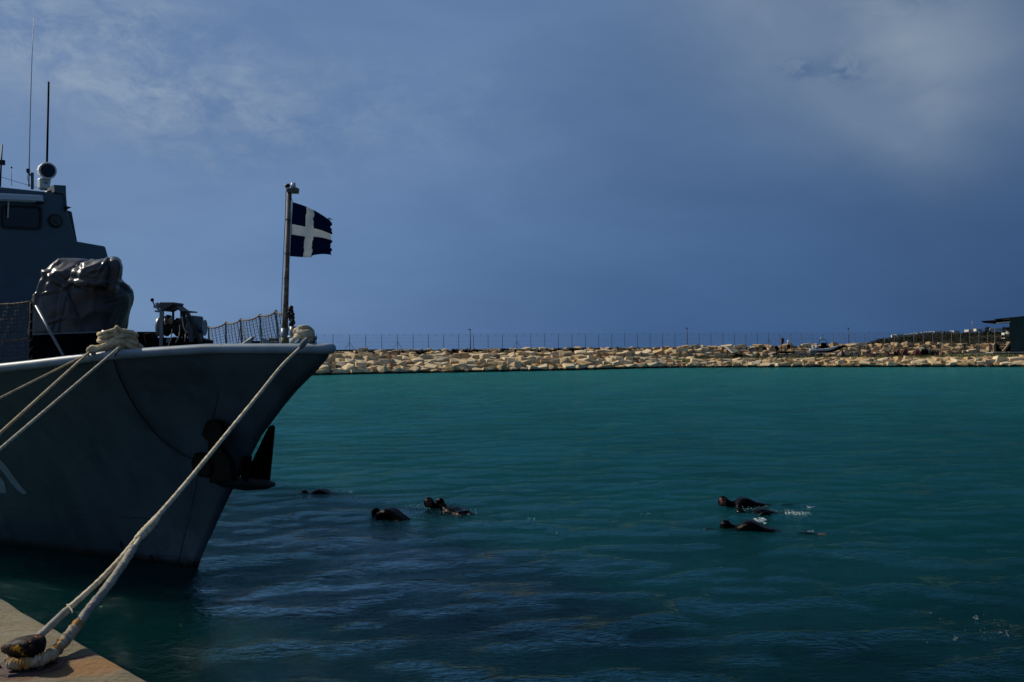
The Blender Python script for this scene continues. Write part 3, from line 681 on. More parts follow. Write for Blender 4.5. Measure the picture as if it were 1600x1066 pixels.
for i in range(2):
    for f_ in (1, .44): 
        A = lo[i].lerp(hi[i], f_); Bq = lo[i+1].lerp(hi[i+1], f_); rl.tube([A.lerp(Bq, k/10)-V((0, 0, .03*4*(k/10)*(1-k/10))) for k in range(11)], .013, 6, twist=(.3, 70))
part(rl, 'life_rope', M_net2)
part(MB().tube([P(56, 478, 15.6), P(99, 556, 15.2)], .020, 8), 'stanchion_brace', M_grey)
# deck clutter behind the net
part(MB().box(S(5.2, 2.3, 3.35), (.9, .7, .5), rz=.8), 'deck_locker', M_black, bevel=.02)
part(MB().bar(S(4.0, 2.9, 3.2), S(5.4, 2.5, 3.75), .06), 'deck_brace', M_greyD)

# bow fittings
DB = (onT(475, 530, .1)-CAM).dot(Fv); print('DB', DB, 'tipD', (S(ST, 0, ZT)-CAM).dot(Fv))
def f_(x, y, dd=0.0): return P(430+x/13.32, 480+y/13.32, DB+dd)
# fairlead horns
part(MB().prism([f_(x, y, -.05) for x, y in [(330, 750), (430, 735), (500, 660), (570, 618), (640, 612), (690, 650), (720, 740), (840, 775), (640, 790), (430, 775)]], V((.03, .12, 0))), 'fairlead', M_grey, bevel=.01)
part(MB().prism([P(x, y, DB+.15) for x, y in [(374, 539), (388, 530), (393, 526), (396, 527), (393, 532), (392, 540)]], V((.0, .1, 0))), 'fairlead_horn', M_grey, bevel=.006)
part(MB().prism([P(x, y, DB+.15) for x, y in [(405, 526), (415, 530), (424, 538), (424, 541), (410, 540), (410, 531)]], V((.0, .1, 0))), 'fairlead_horn', M_grey, bevel=.006)
part(MB().tube([P(395, 537, DB+.2), P(406, 537, DB+.2)], .04, 10), 'fairlead_roller', M_dark)
part(MB().bar(P(420, 531, DB+.3), P(434, 531, DB+.3), .05).bar(P(422, 536, DB+.3), P(436, 537, DB+.3), .04), 'deck_cleat', M_rust, bevel=.006)
part(MB().tube([f_(390, 620, .15), f_(390, 405, .15)], .062, 14).tube([f_(390, 640, .15), f_(390, 600, .15)], .09, 14), 'bow_bitt', M_grey)
part(MB().tube([f_(790, 640, 0), f_(865, 655, 0)], [.035, .028], 10).ell(f_(800, 620, -.02), (.02, .02, .02), 6, 5), 'fairlead_pin', M_grey)
part(MB().prism([f_(x, y, 0) for x, y in [(770, 600), (830, 720), (850, 775), (700, 775), (720, 650)]], V((0, .08, 0))), 'fairlead_cheek', M_grey)
# jackstaff
jb, jt = P(444.5, 537, DB+.55), P(452, 296, DB+.55)
js = part(MB().tube([jb, jb.lerp(jt, .3), jt], [.046, .040, .032], 12), 'jackstaff', M_rust)
part(MB().tube([jb.lerp(jt, .005), jb.lerp(jt, .10)], .055, 12), 'staff_socket', M_grey, js)
part(MB().tube([jb-V((0, 0, .03)), jb.lerp(jt, .038)], .056, 12), 'staff_foot', mat('yellow_primer', (.17, .14, .06), .7, c2=(.08, .06, .03), nscale=10), js)
for f in (.42, .58, .8): part(MB().tube([jb.lerp(jt, f), jb.lerp(jt, f+.008)], .042, 12), 'staff_band', M_rust, js)
def fg(x, y, dd=0): return P(430+x/8.2, 280+y/8.2, DB+.55+dd)
th = MB().prism([fg(140, 115, -.06), fg(285, 105, -.06), fg(278, 172, -.06), fg(145, 168, -.06)], V((0, .14, 0)))
part(th, 'staff_head', mat('weathered_box', (.14, .12, .08), .7, c2=(.07, .06, .045), nscale=14), js, bevel=.006)
part(MB().tube([fg(232, 108), fg(232, 55)], [.036, .034], 12).ell(fg(232, 55), (.033, .033, .015), 10, 6), 'staff_lamp', M_white, js)
part(MB().tube([fg(130, 88), fg(185, 82)], [.03, .03], 8), 'halyard_block', M_dark, js)
part(MB().tube(cat([fg(140, 110), fg(128, 500), fg(105, 1000), P(440, 470, DB+.55), P(439, 500, DB+.55)], 6), .005, 5), 'halyard', M_dark, js)
part(MB().tube(cat([fg(208, 190), fg(206, 240), fg(218, 290)], 4), .006, 5), 'halyard_hook', M_dark, js)
# lashed bundle beside the staff
lb = MB(); 
for kx in range(16): lb.ell(P(451+rr.uniform(-1, 5)+kx*.3, 481+kx*2.6, DB+.5+rr.uniform(-.03, .03)), (.035, .035, .035), 6, 5)
part(lb, 'lashed_bundle', M_dark)
# flag
def flag():
    nu, nv = 36, 44; grid = []
    def edge_x(v):  # ragged fly
        return 518-.6*v*1.5 + (-3.0 if v < .06 else 0) + 1.3*math.sin(v*23)+.8*math.sin(v*51+1)
    ro = random.Random(5)
    for j in range(nv+1):
        v = j/nv
        hx, hy = 457.5-4.5*v, 316+84.5*v
        fx = edge_x(v); ty = 344.5; by = 397.5+(.8*math.sin(20*v)); fy = ty+(by-ty)*v
        for i in range(nu+1):
            t = i/nu; x = hx+(fx-hx)*t; y = hy+(fy-hy)*t
            y += -4.5*math.sin(math.pi*t)*(1-v)*.8 + (2.6*math.sin(math.pi*t)*v if t < .55 else -1.5*v*math.sin((t-.55)*7))
            dpt = .42*t + .05*math.sin(t*7+v*1.6)*t**.6 + .018*math.sin(t*17+v*6)*t
            grid.append(P(x, y, DB+.55+dpt))
    mb = MB(); mb.add(grid, [(j*(nu+1)+i, j*(nu+1)+i+1, (j+1)*(nu+1)+i+1, (j+1)*(nu+1)+i) for j in range(nv) for i in range(nu)], 0, True)
    o = P(457, 330, DB+.55)
    me = bpy.data.meshes.new('flag'); me.from_pydata([tuple(p-o) for p in grid], [], mb.f); me.update()
    uv = me.uv_layers.new(name='UV')
    for l in me.loops:
        vi = l.vertex_index; uv.data[l.index].uv = ((vi % (nu+1))/nu, 1-(vi//(nu+1))/nv)
    for p in me.polygons: p.use_smooth = True
    m = bpy.data.materials.new('flag_cloth'); m.use_nodes = True; n = NT(m.node_tree); b = m.node_tree.nodes['Principled BSDF']
    s = n.n('ShaderNodeSeparateXYZ', i_0=n.n('ShaderNodeTexCoord').outputs['UV']); U_, V_ = s.outputs[0], s.outputs[1]
    ub = n.m('SUBTRACT', U_, n.m('MULTIPLY', n.m('ABSOLUTE', n.m('SUBTRACT', V_, .5)), n.m('MULTIPLY', n.m('SUBTRACT', V_, .35), .08)))
    c1 = n.m('LESS_THAN', n.m('ABSOLUTE', n.m('SUBTRACT', ub, .435)), .10)
    c2 = n.m('LESS_THAN', n.m('ABSOLUTE', n.m('SUBTRACT', V_, .50)), .098)
    cr_ = n.m('MAXIMUM', c1, c2)
    wv = n.noise(n.n('ShaderNodeTexCoord').outputs['UV'], 9, 4, .6)
    blue = n.mix(wv, (.003, .016, .058, 1), (.006, .024, .082, 1)); wht = n.mix(wv, (.58, .62, .62, 1), (.78, .80, .78, 1))
    cl_ = n.mix(cr_, blue, wht)
    n.put(b.inputs['Base Color'], cl_)
    b.inputs['Roughness'].default_value = .9; b.inputs['Specular IOR Level'].default_value = .1
    bp = n.n('ShaderNodeBump'); bp.inputs['Distance'].default_value = .02; n.put(bp.inputs['Height'], n.noise(n.n('ShaderNodeTexCoord').outputs['UV'], 6, 4, .6)); n.put(b.inputs['Normal'], bp.outputs[0])
    tr = n.n('ShaderNodeBsdfTranslucent', i_Color=cl_); mx = n.n('ShaderNodeMixShader', i_0=.35)
    n.put(mx.inputs[1], b.outputs[0]); n.put(mx.inputs[2], tr.outputs[0]); n.put(m.node_tree.nodes['Material Output'].inputs[0], mx.outputs[0])
    ob = link('flag', me, m, None, o); sdf = ob.modifiers.new('t', 'SOLIDIFY'); sdf.thickness = .003
    tag(ob, 'small dark blue flag with white cross and frayed fly edge on the bow staff', 'flag')
    hb = MB().bar(P(456.5, 313, DB+.55), P(452.5, 401, DB+.55), .022, .012).build('hoist_band', M_white, ob, org=o)
    for (a, b2) in [((513, 341), (519.5, 343.5)), ((515, 347), (518, 349)), ((516, 396), (517.5, 399))]: MB().tube([P(*a, DB+.97), P(*b2, DB+.97)], [.012, .004], 5).build('frayed_thread', M_net, ob, org=o)
flag()

# ------------------------------------------------------------------ ropes
def rope(mb, pts, r, sub=14, tw=(.16, 22)): return mb.tube(cat(pts, sub), r, 9, twist=tw)
# coil on the bitts (starboard, foredeck)
Dc = (hit(180, 556)-CAM).dot(Fv)+.12; print('Dc', Dc)
def c_(x, y, dd=0.0): return P(120+x/13.333, 505+y/13.333, Dc+dd)
part(MB().prism([c_(x, y, .05) for x, y in [(880, 470), (975, 455), (985, 590), (690, 610), (560, 640), (450, 650), (450, 560)]], V((.0, .22, 0))), 'mooring_bitt', M_grey, bevel=.01)
part(MB().tube([c_(640, 640, .18), c_(640, 150, .18)], .085, 14), 'mooring_bitt', M_grey); part(MB().tube([c_(1060, 600, .18), c_(1060, 150, .18)], .085, 14), 'mooring_bitt', M_grey)
mr = empty('mooring_rope', c_(700, 400)); O1 = mr.location.copy()
tag(mr, 'beige rope bunched round the deck bitts with two ends leading down left', 'rope')
co = MB(); rr2 = .029
loops = [[(830, 90, -.12), (790, 140, -.14), (640, 185, -.12), (480, 235, -.05), (500, 215, .3), (900, 150, .42), (1200, 220, .25), (1215, 260, .05), (1150, 195, -.1), (960, 160, -.14), (850, 120, -.15), (830, 85, -.1)],
         [(850, 180, -.15), (760, 240, -.12), (600, 275, -.12), (500, 305, -.05), (520, 270, .3), (900, 230, .42), (1225, 260, .2), (1215, 240, .05), (1100, 190, -.08), (900, 230, -.14), (800, 190, -.16)],
         [(800, 290, -.16), (960, 285, -.15), (1060, 260, -.12), (1190, 310, -.05), (1240, 400, .1), (1100, 380, .4), (600, 330, .4), (470, 350, .1), (480, 380, -.08), (620, 385, -.12), (760, 350, -.15), (860, 310, -.17), (1000, 262, -.16)],
         [(240, 545, -.1), (330, 500, -.12), (430, 520, -.14), (600, 450, -.16), (800, 375, -.17), (1000, 360, -.14), (1180, 400, -.08), (1330, 490, .0), (1360, 540, .1), (1200, 520, .3), (700, 470, .4), (420, 500, .2), (300, 540, .0), (240, 570, -.1), (300, 580, -.14), (420, 560, -.15), (600, 480, -.17), (760, 420, -.18)],
         [(580, 555, -.12), (700, 470, -.16), (850, 405, -.18), (960, 405, -.16), (1080, 450, -.12), (1200, 530, -.05), (1280, 560, .05)]]
for L in loops: rope(co, [c_(*p) for p in L], rr2, 8)
for (x, y) in [(300, 520), (340, 545), (250, 560), (830, 110), (820, 190), (820, 275)]: co.ell(c_(x, y, -.15), (.035, .035, .033), 8, 6)
co.build('rope_coil', M_rope, mr, org=O1)
def led(a, pxl, D1, zend, parent, name, r, M_, labl=None):
    p1 = P(pxl[0], pxl[1], D1); d = p1-a
    k = (zend-a.z)/d.z; e = a+d*k; pts = [a.lerp(e, t/24)-V((0, 0, .05*4*(t/24)*(1-t/24)*0)) for t in range(25)]
    mb = MB().tube(cat(pts, 6), r, 9, twist=(.15, 22))
    if parent: return mb.build(name, M_, parent, org=O1)
    o = mb.build(name, M_, org=a); tag(o, labl, 'rope'); return o
led(c_(470, 560, -.05) if False else c_(290, 580, -.1), (0, 677), 11.4, 1.95, mr, 'rope_end', .0175, M_rope)
led(c_(230, 640, -.05), (0, 622), 12.2, 1.95, mr, 'rope_end', .0135, M_rope)
led(c_(920, 475, -.16), (0, 702), 11.0, 1.95, None, 'mooring_rope', .0175, M_rope2, 'pale rope leading straight from the bitts to lower left, lowest of three ropes')
# bow coil and long line to the near bollard
ml = empty('mooring_rope', f_(600, 500)); O2 = ml.location.copy()
tag(ml, 'long pale mooring rope from the bow down to the quay bollard', 'rope')
bc = MB()
for L in [[(430, 560, .1), (420, 500, .0), (520, 430, -.05), (640, 420, -.05), (740, 470, -.02), (780, 560, .05), (740, 620, .15), (560, 600, .2), (440, 560, .12)],
          [(480, 500, -.08), (560, 520, -.12), (680, 520, -.12), (750, 545, -.08), (745, 590, -.1), (660, 570, -.14), (540, 550, -.14), (480, 500, -.1), (540, 450, -.05), (650, 440, -.02), (730, 480, .02)],
          [(340, 720, .02), (400, 660, -.04), (470, 620, -.08), (560, 600, -.1), (680, 600, -.12), (760, 610, -.05)],
          [(420, 640, .1), (450, 590, -.05), (560, 610, -.1), (700, 640, -.1), (740, 700, -.05)]]: rope(bc, [f_(*p) for p in L], .030, 8)
bc.build('rope_coil', M_rope2, ml, org=O2)
ZQ = 1.8
BP = G(43, 1044, ZQ); print('bollard', BP)
a = f_(650, 660, -.25); a2 = f_(500, 860, -.45)
split = None
e0 = P(243, 812, 8.9)
bare = [a, a2, P(400, 622, 11.8), P(320, 718, 10.3), e0]
# real straight line check: choose depths so the rope runs evenly to the bollard
def depth_line(px, py):   # depth of the point where the sight line comes nearest to the chord bow -> bollard
    A = a; Bq = BP+V((0, 0, .06)); d1 = (Bq-A); d2 = ray(px, py); r_ = A-CAM
    aa, bb, cc = d1.dot(d1), d1.dot(d2), d2.dot(d2); dd, ee = d1.dot(r_), d2.dot(r_)
    t2 = (aa*ee-bb*dd)/(aa*cc-bb*bb); return t2
def pl(px, py, dd=0.0): return P(px, py, depth_line(px, py)+dd)
for q_ in ((400, 622), (240, 815), (115, 985)): print('dl', q_, depth_line(*q_))
rope_main = MB(); rope(rope_main, [a2, pl(440, 572), pl(400, 622), pl(360, 671), pl(320, 720), pl(280, 768), pl(243, 810), pl(222, 832)], .0178, 18, (.15, 26))
rope_main.build('rope_line', M_rope2, ml, org=O2)
MB().tube(cat([a, f_(590, 760, -.4), a2], 6), [.026+.016*math.sin(math.pi*k/12) for k in range(13)], 10).build('chafe_sleeve', mat('grey_canvas', (.10, .12, .13), .95, c2=(.17, .18, .18), nscale=22, bump=.01, bscale=60), ml, org=O2)
# splice
sp1 = [pl(248, 805), pl(238, 818), pl(225, 832), pl(212, 845)]
MB().tube(cat(sp1, 6), [.018, .020, .022, .024, .025, .026, .027, .028, .028, .029, .029, .029, .029, .028, .027, .026, .024, .022, .018], 10, twist=(.2, 30)).build('splice', M_rope2, ml, org=O2)
# upper leg
ua = [pl(222, 832), pl(190, 871), pl(160, 903), pl(130, 931), pl(100, 957)]
ul = MB(); rope(ul, ua, .0165, 20, (.15, 24)); ul.build('rope_leg', M_rope2, ml, org=O2)
u2 = [pl(104, 954), pl(85, 972), pl(66, 990), pl(53, 1003), BP+V((.02, .12, .085))]
def wrinkled(pts, r, seed, n=14, sub=20, wr=.10):
    c = cat(pts, sub); ro = random.Random(seed); rad = []
    mb = MB(); ph = 0; d = 0; dist = [0]
    for i in range(1, len(c)): dist.append(dist[-1]+(c[i]-c[i-1]).length)
    for i in range(len(c)): rad.append(r*(1+wr*noise.noise(V((dist[i]*34, seed, 0)))+wr*.7*noise.noise(V((dist[i]*95, seed+3, 0)))))
    mb.tube(c, rad, n)
    vs = []
    for k, v in enumerate(mb.v[:len(c)*n]):
        i = k//n; p = V(v); ctr = c[i]; q_ = (p-ctr); nz = noise.noise(V((p.x*30, p.y*30, p.z*30))); nz2 = noise.noise(p*70+V((seed, 0, 0)))
        an_ = math.atan2(q_.dot(V((0, 0, 1))), q_.dot(V((1, 0, 0)))); fo2 = abs(math.sin(dist[i]*75+.5*an_+3*noise.noise(V((dist[i]*9, seed, 5)))+1.2*noise.noise(p*25)))
        vs.append(tuple(ctr+q_*(1+wr*1.2*nz+wr*.6*nz2-wr*1.5*(1-fo2)**3)))
    mb.v[:len(c)*n] = vs
    return mb
wrinkled(u2, .0215, 1, wr=.05).build('chafe_sleeve', M_slv, ml, org=O2)
MB().tube(cat([pl(107, 951)+V((.0, -.02, .03)), pl(112, 953, -.1), pl(113, 958, -.1)], 4), .004, 5).build('sleeve_lashing', M_rope2, ml, org=O2)
# lower leg, wrapped and stained, passing round the bollard
la = [pl(224, 832), pl(216, 845, -.03), pl(206, 860, -.05)]
l0 = MB(); rope(l0, la, .015, 14, (.15, 24)); l0.build('rope_leg', M_rope2, ml, org=O2)
lb1 = [pl(209, 856, -.05), pl(190, 885, -.08), pl(165, 920, -.10), pl(140, 951, -.10), pl(120, 978, -.08)]
wrinkled(lb1, .0265, 5, sub=40, wr=.13).build('chafe_sleeve', M_slv, ml, org=O2)
eb = BP
lb2 = [pl(122, 975, -.08), pl(108, 993, -.06), pl(97, 1006, -.04), pl(84, 1020, -.02), eb+V((.125, -.01, .070)), eb+V((.075, -.065, .055)), eb+V((-.01, -.088, .048)), eb+V((-.055, -.062, .048)), eb+V((-.072, .01, .055)), eb+V((-.03, .085, .068)), eb+V((.02, .12, .085))]
wrinkled(lb2, .0325, 9, sub=44, n=20, wr=.15).build('chafe_sleeve', M_slv2, ml, org=O2)

# ------------------------------------------------------------------ quay and bollard
qa = G(0, 933, ZQ); qb = G(240, 1066, ZQ); qd = (qb-qa).normalized()
def quay():
    far = qa-qd*14; near = qb+qd*6; back = V((-qd.y, qd.x, 0)); 
    if back.dot(V((-1, -1, 0))) < 0: back = -back
    n = 240; top = []; ro = random.Random(2)
    L = (near-far).length
    mb = MB(); m = 70; wd = 5.0
    for i in range(n+1):
        t = i/n; e = far.lerp(near, t)
        off = .012*noise.noise(V((t*L*3, 0, 0)))+.008*noise.noise(V((t*L*14, 4, 0)))
        for j in range(m+1):
            v_ = (j/m)**1.8; p = e+back*(off*(1-v_)+v_*wd); ed = v_*wd
            z = ZQ-.02*math.exp(-ed/.015)+.008*noise.noise(V((p.x*1.2, p.y*1.2, 0)))+.004*noise.noise(V((p.x*7, p.y*7, 2)))
            top.append(V((p.x, p.y, z)))
    mb.add(top, [(i*(m+1)+j, (i+1)*(m+1)+j, (i+1)*(m+1)+j+1, i*(m+1)+j+1) for i in range(n) for j in range(m)], 0, True)
    b0_ = [V((top[i*(m+1)].x, top[i*(m+1)].y, -2.4)) for i in range(n+1)]; t0_ = [top[i*(m+1)] for i in range(n+1)]
    mb.add(t0_+b0_, [(i, i+1, n+2+i, n+1+i) for i in range(n)], 0)
    big = back*40
    mt = bpy.data.materials.new('quay_concrete_stained'); mt.use_nodes = True; nn_ = NT(mt.node_tree); b = mt.node_tree.nodes['Principled BSDF']
    g = nn_.n('ShaderNodeNewGeometry').outputs['Position']
    c = nn_.mix(nn_.rng(nn_.noise(g, 1.6, 6, .65), .38, .66), (.205, .170, .092, 1), (.135, .112, .062, 1))
    c = nn_.mix(nn_.rng(nn_.noise(g, 23, 6, .72), .57, .64), c, (.050, .042, .030, 1))
    c = nn_.mix(nn_.m('MULTIPLY', nn_.rng(nn_.noise(g, 60, 3, .6), .5, .7), .35), c, (.24, .21, .155, 1))
    mp = nn_.n('ShaderNodeMapping', i_Vector=g); mp.inputs['Rotation'].default_value = (0, 0, R(20)); mp.inputs['Scale'].default_value = (1, 6, 1)
    c = nn_.mix(nn_.m('MULTIPLY', nn_.rng(nn_.noise(mp.outputs[0], 1.1, 4, .6), .5, .62), .35), c, (.25, .225, .175, 1))
    # rust stain running from the bollard plate to the edge
    s = nn_.n('ShaderNodeSeparateXYZ', i_0=g)
    def rust(cx, cy, a, b_, rot):
        x = nn_.m('SUBTRACT', s.outputs[0], cx); y = nn_.m('SUBTRACT', s.outputs[1], cy); ca, sa = math.cos(rot), math.sin(rot)
        p_ = nn_.m('ADD', nn_.m('MULTIPLY', x, ca), nn_.m('MULTIPLY', y, sa)); q_ = nn_.m('SUBTRACT', nn_.m('MULTIPLY', y, ca), nn_.m('MULTIPLY', x, sa))
        d = nn_.m('ADD', nn_.m('POWER', nn_.m('DIVIDE', p_, a), 2.0), nn_.m('POWER', nn_.m('DIVIDE', q_, b_), 2.0))
        return nn_.m('ADD', nn_.m('SUBTRACT', 1.0, d), nn_.m('MULTIPLY', nn_.m('SUBTRACT', nn_.noise(g, 6, 6, .7), .5), 2.2))
    r1 = G(125, 1028, ZQ); r2 = G(150, 1040, ZQ)
    c = nn_.mix(nn_.m('MULTIPLY', nn_.rng(rust(r2.x, r2.y, .42, .19, .5), -.2, .9), .75), c, (.27, .115, .018, 1))
    c = nn_.mix(nn_.m('MULTIPLY', nn_.rng(rust(BP.x+.02, BP.y-.08, .26, .20, .5), 0, .8), .8), c, (.12, .055, .025, 1))
    c = nn_.mix(nn_.m('MULTIPLY', nn_.rng(rust(r1.x, r1.y, .24, .035, .75), -.2, .7), .85), c, (.10, .028, .014, 1))
    nn_.put(b.inputs['Base Color'], c); b.inputs['Roughness'].default_value = .9
    bp = nn_.n('ShaderNodeBump'); bp.inputs['Distance'].default_value = .022; nn_.put(bp.inputs['Height'], nn_.m('ADD', nn_.noise(g, 26, 8, .7), nn_.m('MULTIPLY', nn_.noise(mp.outputs[0], 4, 5, .6), 1.2))); nn_.put(b.inputs['Normal'], bp.outputs[0])
    q_ = mb.build('quay', mt); tag(q_, kind='structure')
    f2 = far+back*wd; n2 = near+back*wd
    q2 = MB().prism([V((p.x, p.y, ZQ-.004)) for p in (f2, n2, n2+back*40, f2+back*40)], V((0, 0, -3))).build('quay_apron', mt); tag(q2, kind='structure')
quay()
def bollard():
    rt = empty('bollard', BP); tag(rt, 'low black horned bollard with chipped yellow paint at the quay edge', 'bollard')
    # neck
    MB().tube([BP+V((0, 0, 0)), BP+V((0, 0, .02)), BP+V((0, 0, .08)), BP+V((0, 0, .11))], [.075, .050, .048, .06], 18).build('neck', M_boll, rt, org=BP)
    # cap: lopsided head, long horn towards the left
    b = MB(); secs = []; n = 22
    ax_ = (G(0, 1022, ZQ)-BP); ax_.z = 0; ax_ = V((-1, .10, 0)).normalized(); ay = V((0, 0, 1)).cross(ax_)
    for (t, w_, hb, ht) in [(-.088, .02, .095, .145), (-.078, .06, .078, .162), (-.05, .082, .068, .173), (-.01, .087, .066, .174), (.04, .080, .068, .166), (.08, .064, .074, .153), (.115, .042, .082, .138), (.14, .020, .090, .124), (.152, .006, .098, .112)]:
        c = BP+ax_*t; zc = (hb+ht)/2; hh = (ht-hb)/2
        secs.append([c+ay*w_*math.copysign(abs(math.cos(a_))**.65, math.cos(a_))+V((0, 0, zc+hh*math.copysign(abs(math.sin(a_))**.65, math.sin(a_)))) for a_ in [2*math.pi*k/n for k in range(n)]])
    vs = [p for s_ in secs for p in s_]
    b.add(vs, [(i*n+j, i*n+(j+1) % n, (i+1)*n+(j+1) % n, (i+1)*n+j) for i in range(len(secs)-1) for j in range(n)]+[tuple(range(n)), tuple(range((len(secs)-1)*n, len(secs)*n))], 0, True)
    cap = b.build('cap', M_boll, rt, org=BP)
    sdv = cap.modifiers.new('s', 'SUBSURF'); sdv.levels = 2; sdv.render_levels = 2
    tx = bpy.data.textures.new('chips', 'CLOUDS'); tx.noise_scale = .03; dm = cap.modifiers.new('d', 'DISPLACE'); dm.texture = tx; dm.strength = .009; dm.texture_coords = 'LOCAL'
    bp_ = MB(); pts = []
    for k in range(26):
        a_ = 2*math.pi*k/26; rr_ = .175*(1+.10*noise.noise(V((math.cos(a_)*2, math.sin(a_)*2, 0)))); pts.append(BP+V((rr_*1.12*math.cos(a_), rr_*.92*math.sin(a_), .002)))
    inner = [BP+(p-BP)*.93+V((0, 0, .014)) for p in pts]; n_ = 26
    bp_.add(pts+inner, [(k, (k+1) % n_, n_+(k+1) % n_, n_+k) for k in range(n_)]+[tuple(range(n_, 2*n_))])
    bp_.build('base_plate', M_brust, rt, org=BP)
    for k in range(6): 
        a_ = k*1.05+.3; c = BP+V((.145*math.cos(a_), .12*math.sin(a_), .012)); MB().tube([c, c+V((0, 0, .016))], .013, 6).build('bolt', M_brust, rt, org=BP)
bollard()

# ------------------------------------------------------------------ breakwater
def DF(px): return 162/(1-.000267*(px-600))
def fence_pt(px):
    D = DF(px); p = P(px, 541, D); return V((p.x, p.y, 3.6))
WL = [(300, 590.2), (480, 586.6), (600, 584), (780, 581), (900, 578.4), (1050, 574.6)]
wlp = [G(x, y, 0) for x, y in WL]
BL = [(1035, 574.8), (1200, 574), (1350, 573.7), (1500, 573.5), (1640, 573.3), (1800, 573)]
blp = [G(x, y, 0) for x, y in BL]
# extend wall front behind the yard
ftp = [fence_pt(x) for x in (200, 480, 600, 780, 900, 1050, 1200, 1350, 1500, 1640, 1850)]
fdir = (ftp[5]-ftp[1]).normalized(); fn = V((fdir.y, -fdir.x, 0))   # towards camera
print('fence', [tuple(round(c, 1) for c in p) for p in ftp], 'wl', [tuple(round(c, 1) for c in p) for p in wlp], 'bl', [tuple(round(c, 1) for c in p) for p in blp])
# core terrain
core = MB()
def front_left(t):   # waterline point for a given place along the breakwater
    xs_ = [x for x, y in WL]; k = min(len(xs_)-2, max(0, sum(1 for x in xs_ if x <= t)-1)); f = (t-xs_[k])/(xs_[k+1]-xs_[k]); return wlp[k].lerp(wlp[k+1], f)
cpx = list(range(-150, 1041, 35))+[1055]+list(range(1090, 1900, 45)); cvs = []
for x in cpx:
    c = fence_pt(x); 
    def off(d, z): q_ = c+fn*d; return V((q_.x, q_.y, z))
    if x <= 1056:
        fo_ = front_left(max(x, 300))+(fence_pt(x)-fence_pt(max(x, 300))); fo_ = V((fo_.x, fo_.y+.9, -.5)); f2 = V((fo_.x, fo_.y-4, -2.6))
    else: fo_ = off(4.6, 1.0); f2 = off(7, -2.6)
    cvs += [off(-40, -2.6), off(-14, 3.2), off(-2, 3.38), off(1.2, 3.2), fo_, f2]
core.add(cvs, [(i*6+j, i*6+j+1, (i+1)*6+j+1, (i+1)*6+j) for i in range(len(cpx)-1) for j in range(5)])
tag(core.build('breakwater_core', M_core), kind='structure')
# yard
YZ = 1.5
yd = [blp[0]+V((-4, 3, 0)), blp[1]+V((0, 2.4, 0)), blp[2]+V((0, 2.4, 0)), blp[3]+V((0, 2.4, 0)), blp[4]+V((0, 2.4, 0)), blp[5]+V((6, 2.4, 0)), fence_pt(1850)+fn*2, fence_pt(1350)+fn*2, fence_pt(1030)+fn*2]
yd = [V((p.x, p.y, YZ)) for p in yd]
ya = MB(); ya.add(yd, [tuple(range(len(yd)))])
sk_ = [V((p.x, p.y-3.2, -1.0)) for p in yd[:6]]; ya.add(yd[:6]+sk_, [(i, i+1, 7+i, 6+i) for i in range(5)])
tag(ya.build('yard_ground', M_yard), kind='structure')
# rocks
def rock_mesh(seed):
    ro = random.Random(seed); bm = bmesh.new()
    for x_ in (-1, 1):
        for y_ in (-1, 1):
            for z_ in (-1, 1): bm.verts.new(V((x_*ro.uniform(.55, 1.0), y_*ro.uniform(.6, 1.0), z_*ro.uniform(.55, 1.0))))
    for _ in range(ro.randint(1, 4)): bm.verts.new(V((ro.uniform(-.5, .5), ro.uniform(-.5, .5), ro.uniform(-.5, .5))).normalized()*ro.uniform(.95, 1.12))
    bmesh.ops.convex_hull(bm, input=bm.verts); 
    bmesh.ops.delete(bm, geom=[v for v in bm.verts if not v.link_faces], context='VERTS')
    bmesh.ops.dissolve_limit(bm, angle_limit=.12, verts=bm.verts, edges=bm.edges)
    bmesh.ops.bevel(bm, geom=bm.edges, offset=.11, segments=2, affect='EDGES', profile=.6)
    bmesh.ops.triangulate(bm, faces=bm.faces)
    for v in bm.verts: v.co *= 1+.06*noise.noise(v.co*2.2+V((seed, 0, 0)))
    me = bpy.data.meshes.new('boulder'); bm.to_mesh(me); bm.free(); return me
M_st = {'cream': mat('cream_limestone', (.64, .52, .33), .95, c2=(.54, .42, .25), nscale=1.1, c3=(.30, .25, .17), n3=.9, n3lo=.56, n3hi=.76, bump=.08, bscale=2.6, spec=.2),
        'tan': mat('tan_limestone', (.58, .45, .27), .95, c2=(.48, .36, .20), nscale=1.1, c3=(.19, .16, .115), n3=.9, n3lo=.52, n3hi=.72, bump=.08, bscale=2.6, spec=.2),
        'ochre': mat('ochre_limestone', (.56, .39, .18), .95, c2=(.41, .27, .135), nscale=1.1, c3=(.20, .155, .10), n3=.9, n3lo=.54, n3hi=.74, bump=.08, bscale=2.6, spec=.2),
        'greyish': mat('greyish_limestone', (.44, .37, .26), .95, c2=(.28, .24, .18), nscale=1.1, c3=(.13, .115, .09), n3=.9, n3lo=.50, n3hi=.70, bump=.08, bscale=2.6, spec=.2)}
RM0 = [rock_mesh(i) for i in range(20)]; RM = {}
for cn, mm in M_st.items():
    RM[cn] = []
    for r0_ in RM0: r1_ = r0_.copy(); r1_.materials.append(mm); RM[cn].append(r1_)
places = []   # (pos, scale, rotation, region)
ro = random.Random(11)
def front_left_(t):
    pts = wlp; xs_ = [x for x, y in WL]; k = min(len(xs_)-2, max(0, sum(1 for x in xs_ if x <= t)-1)); f = (t-xs_[k])/(xs_[k+1]-xs_[k]); return pts[k].lerp(pts[k+1], f)
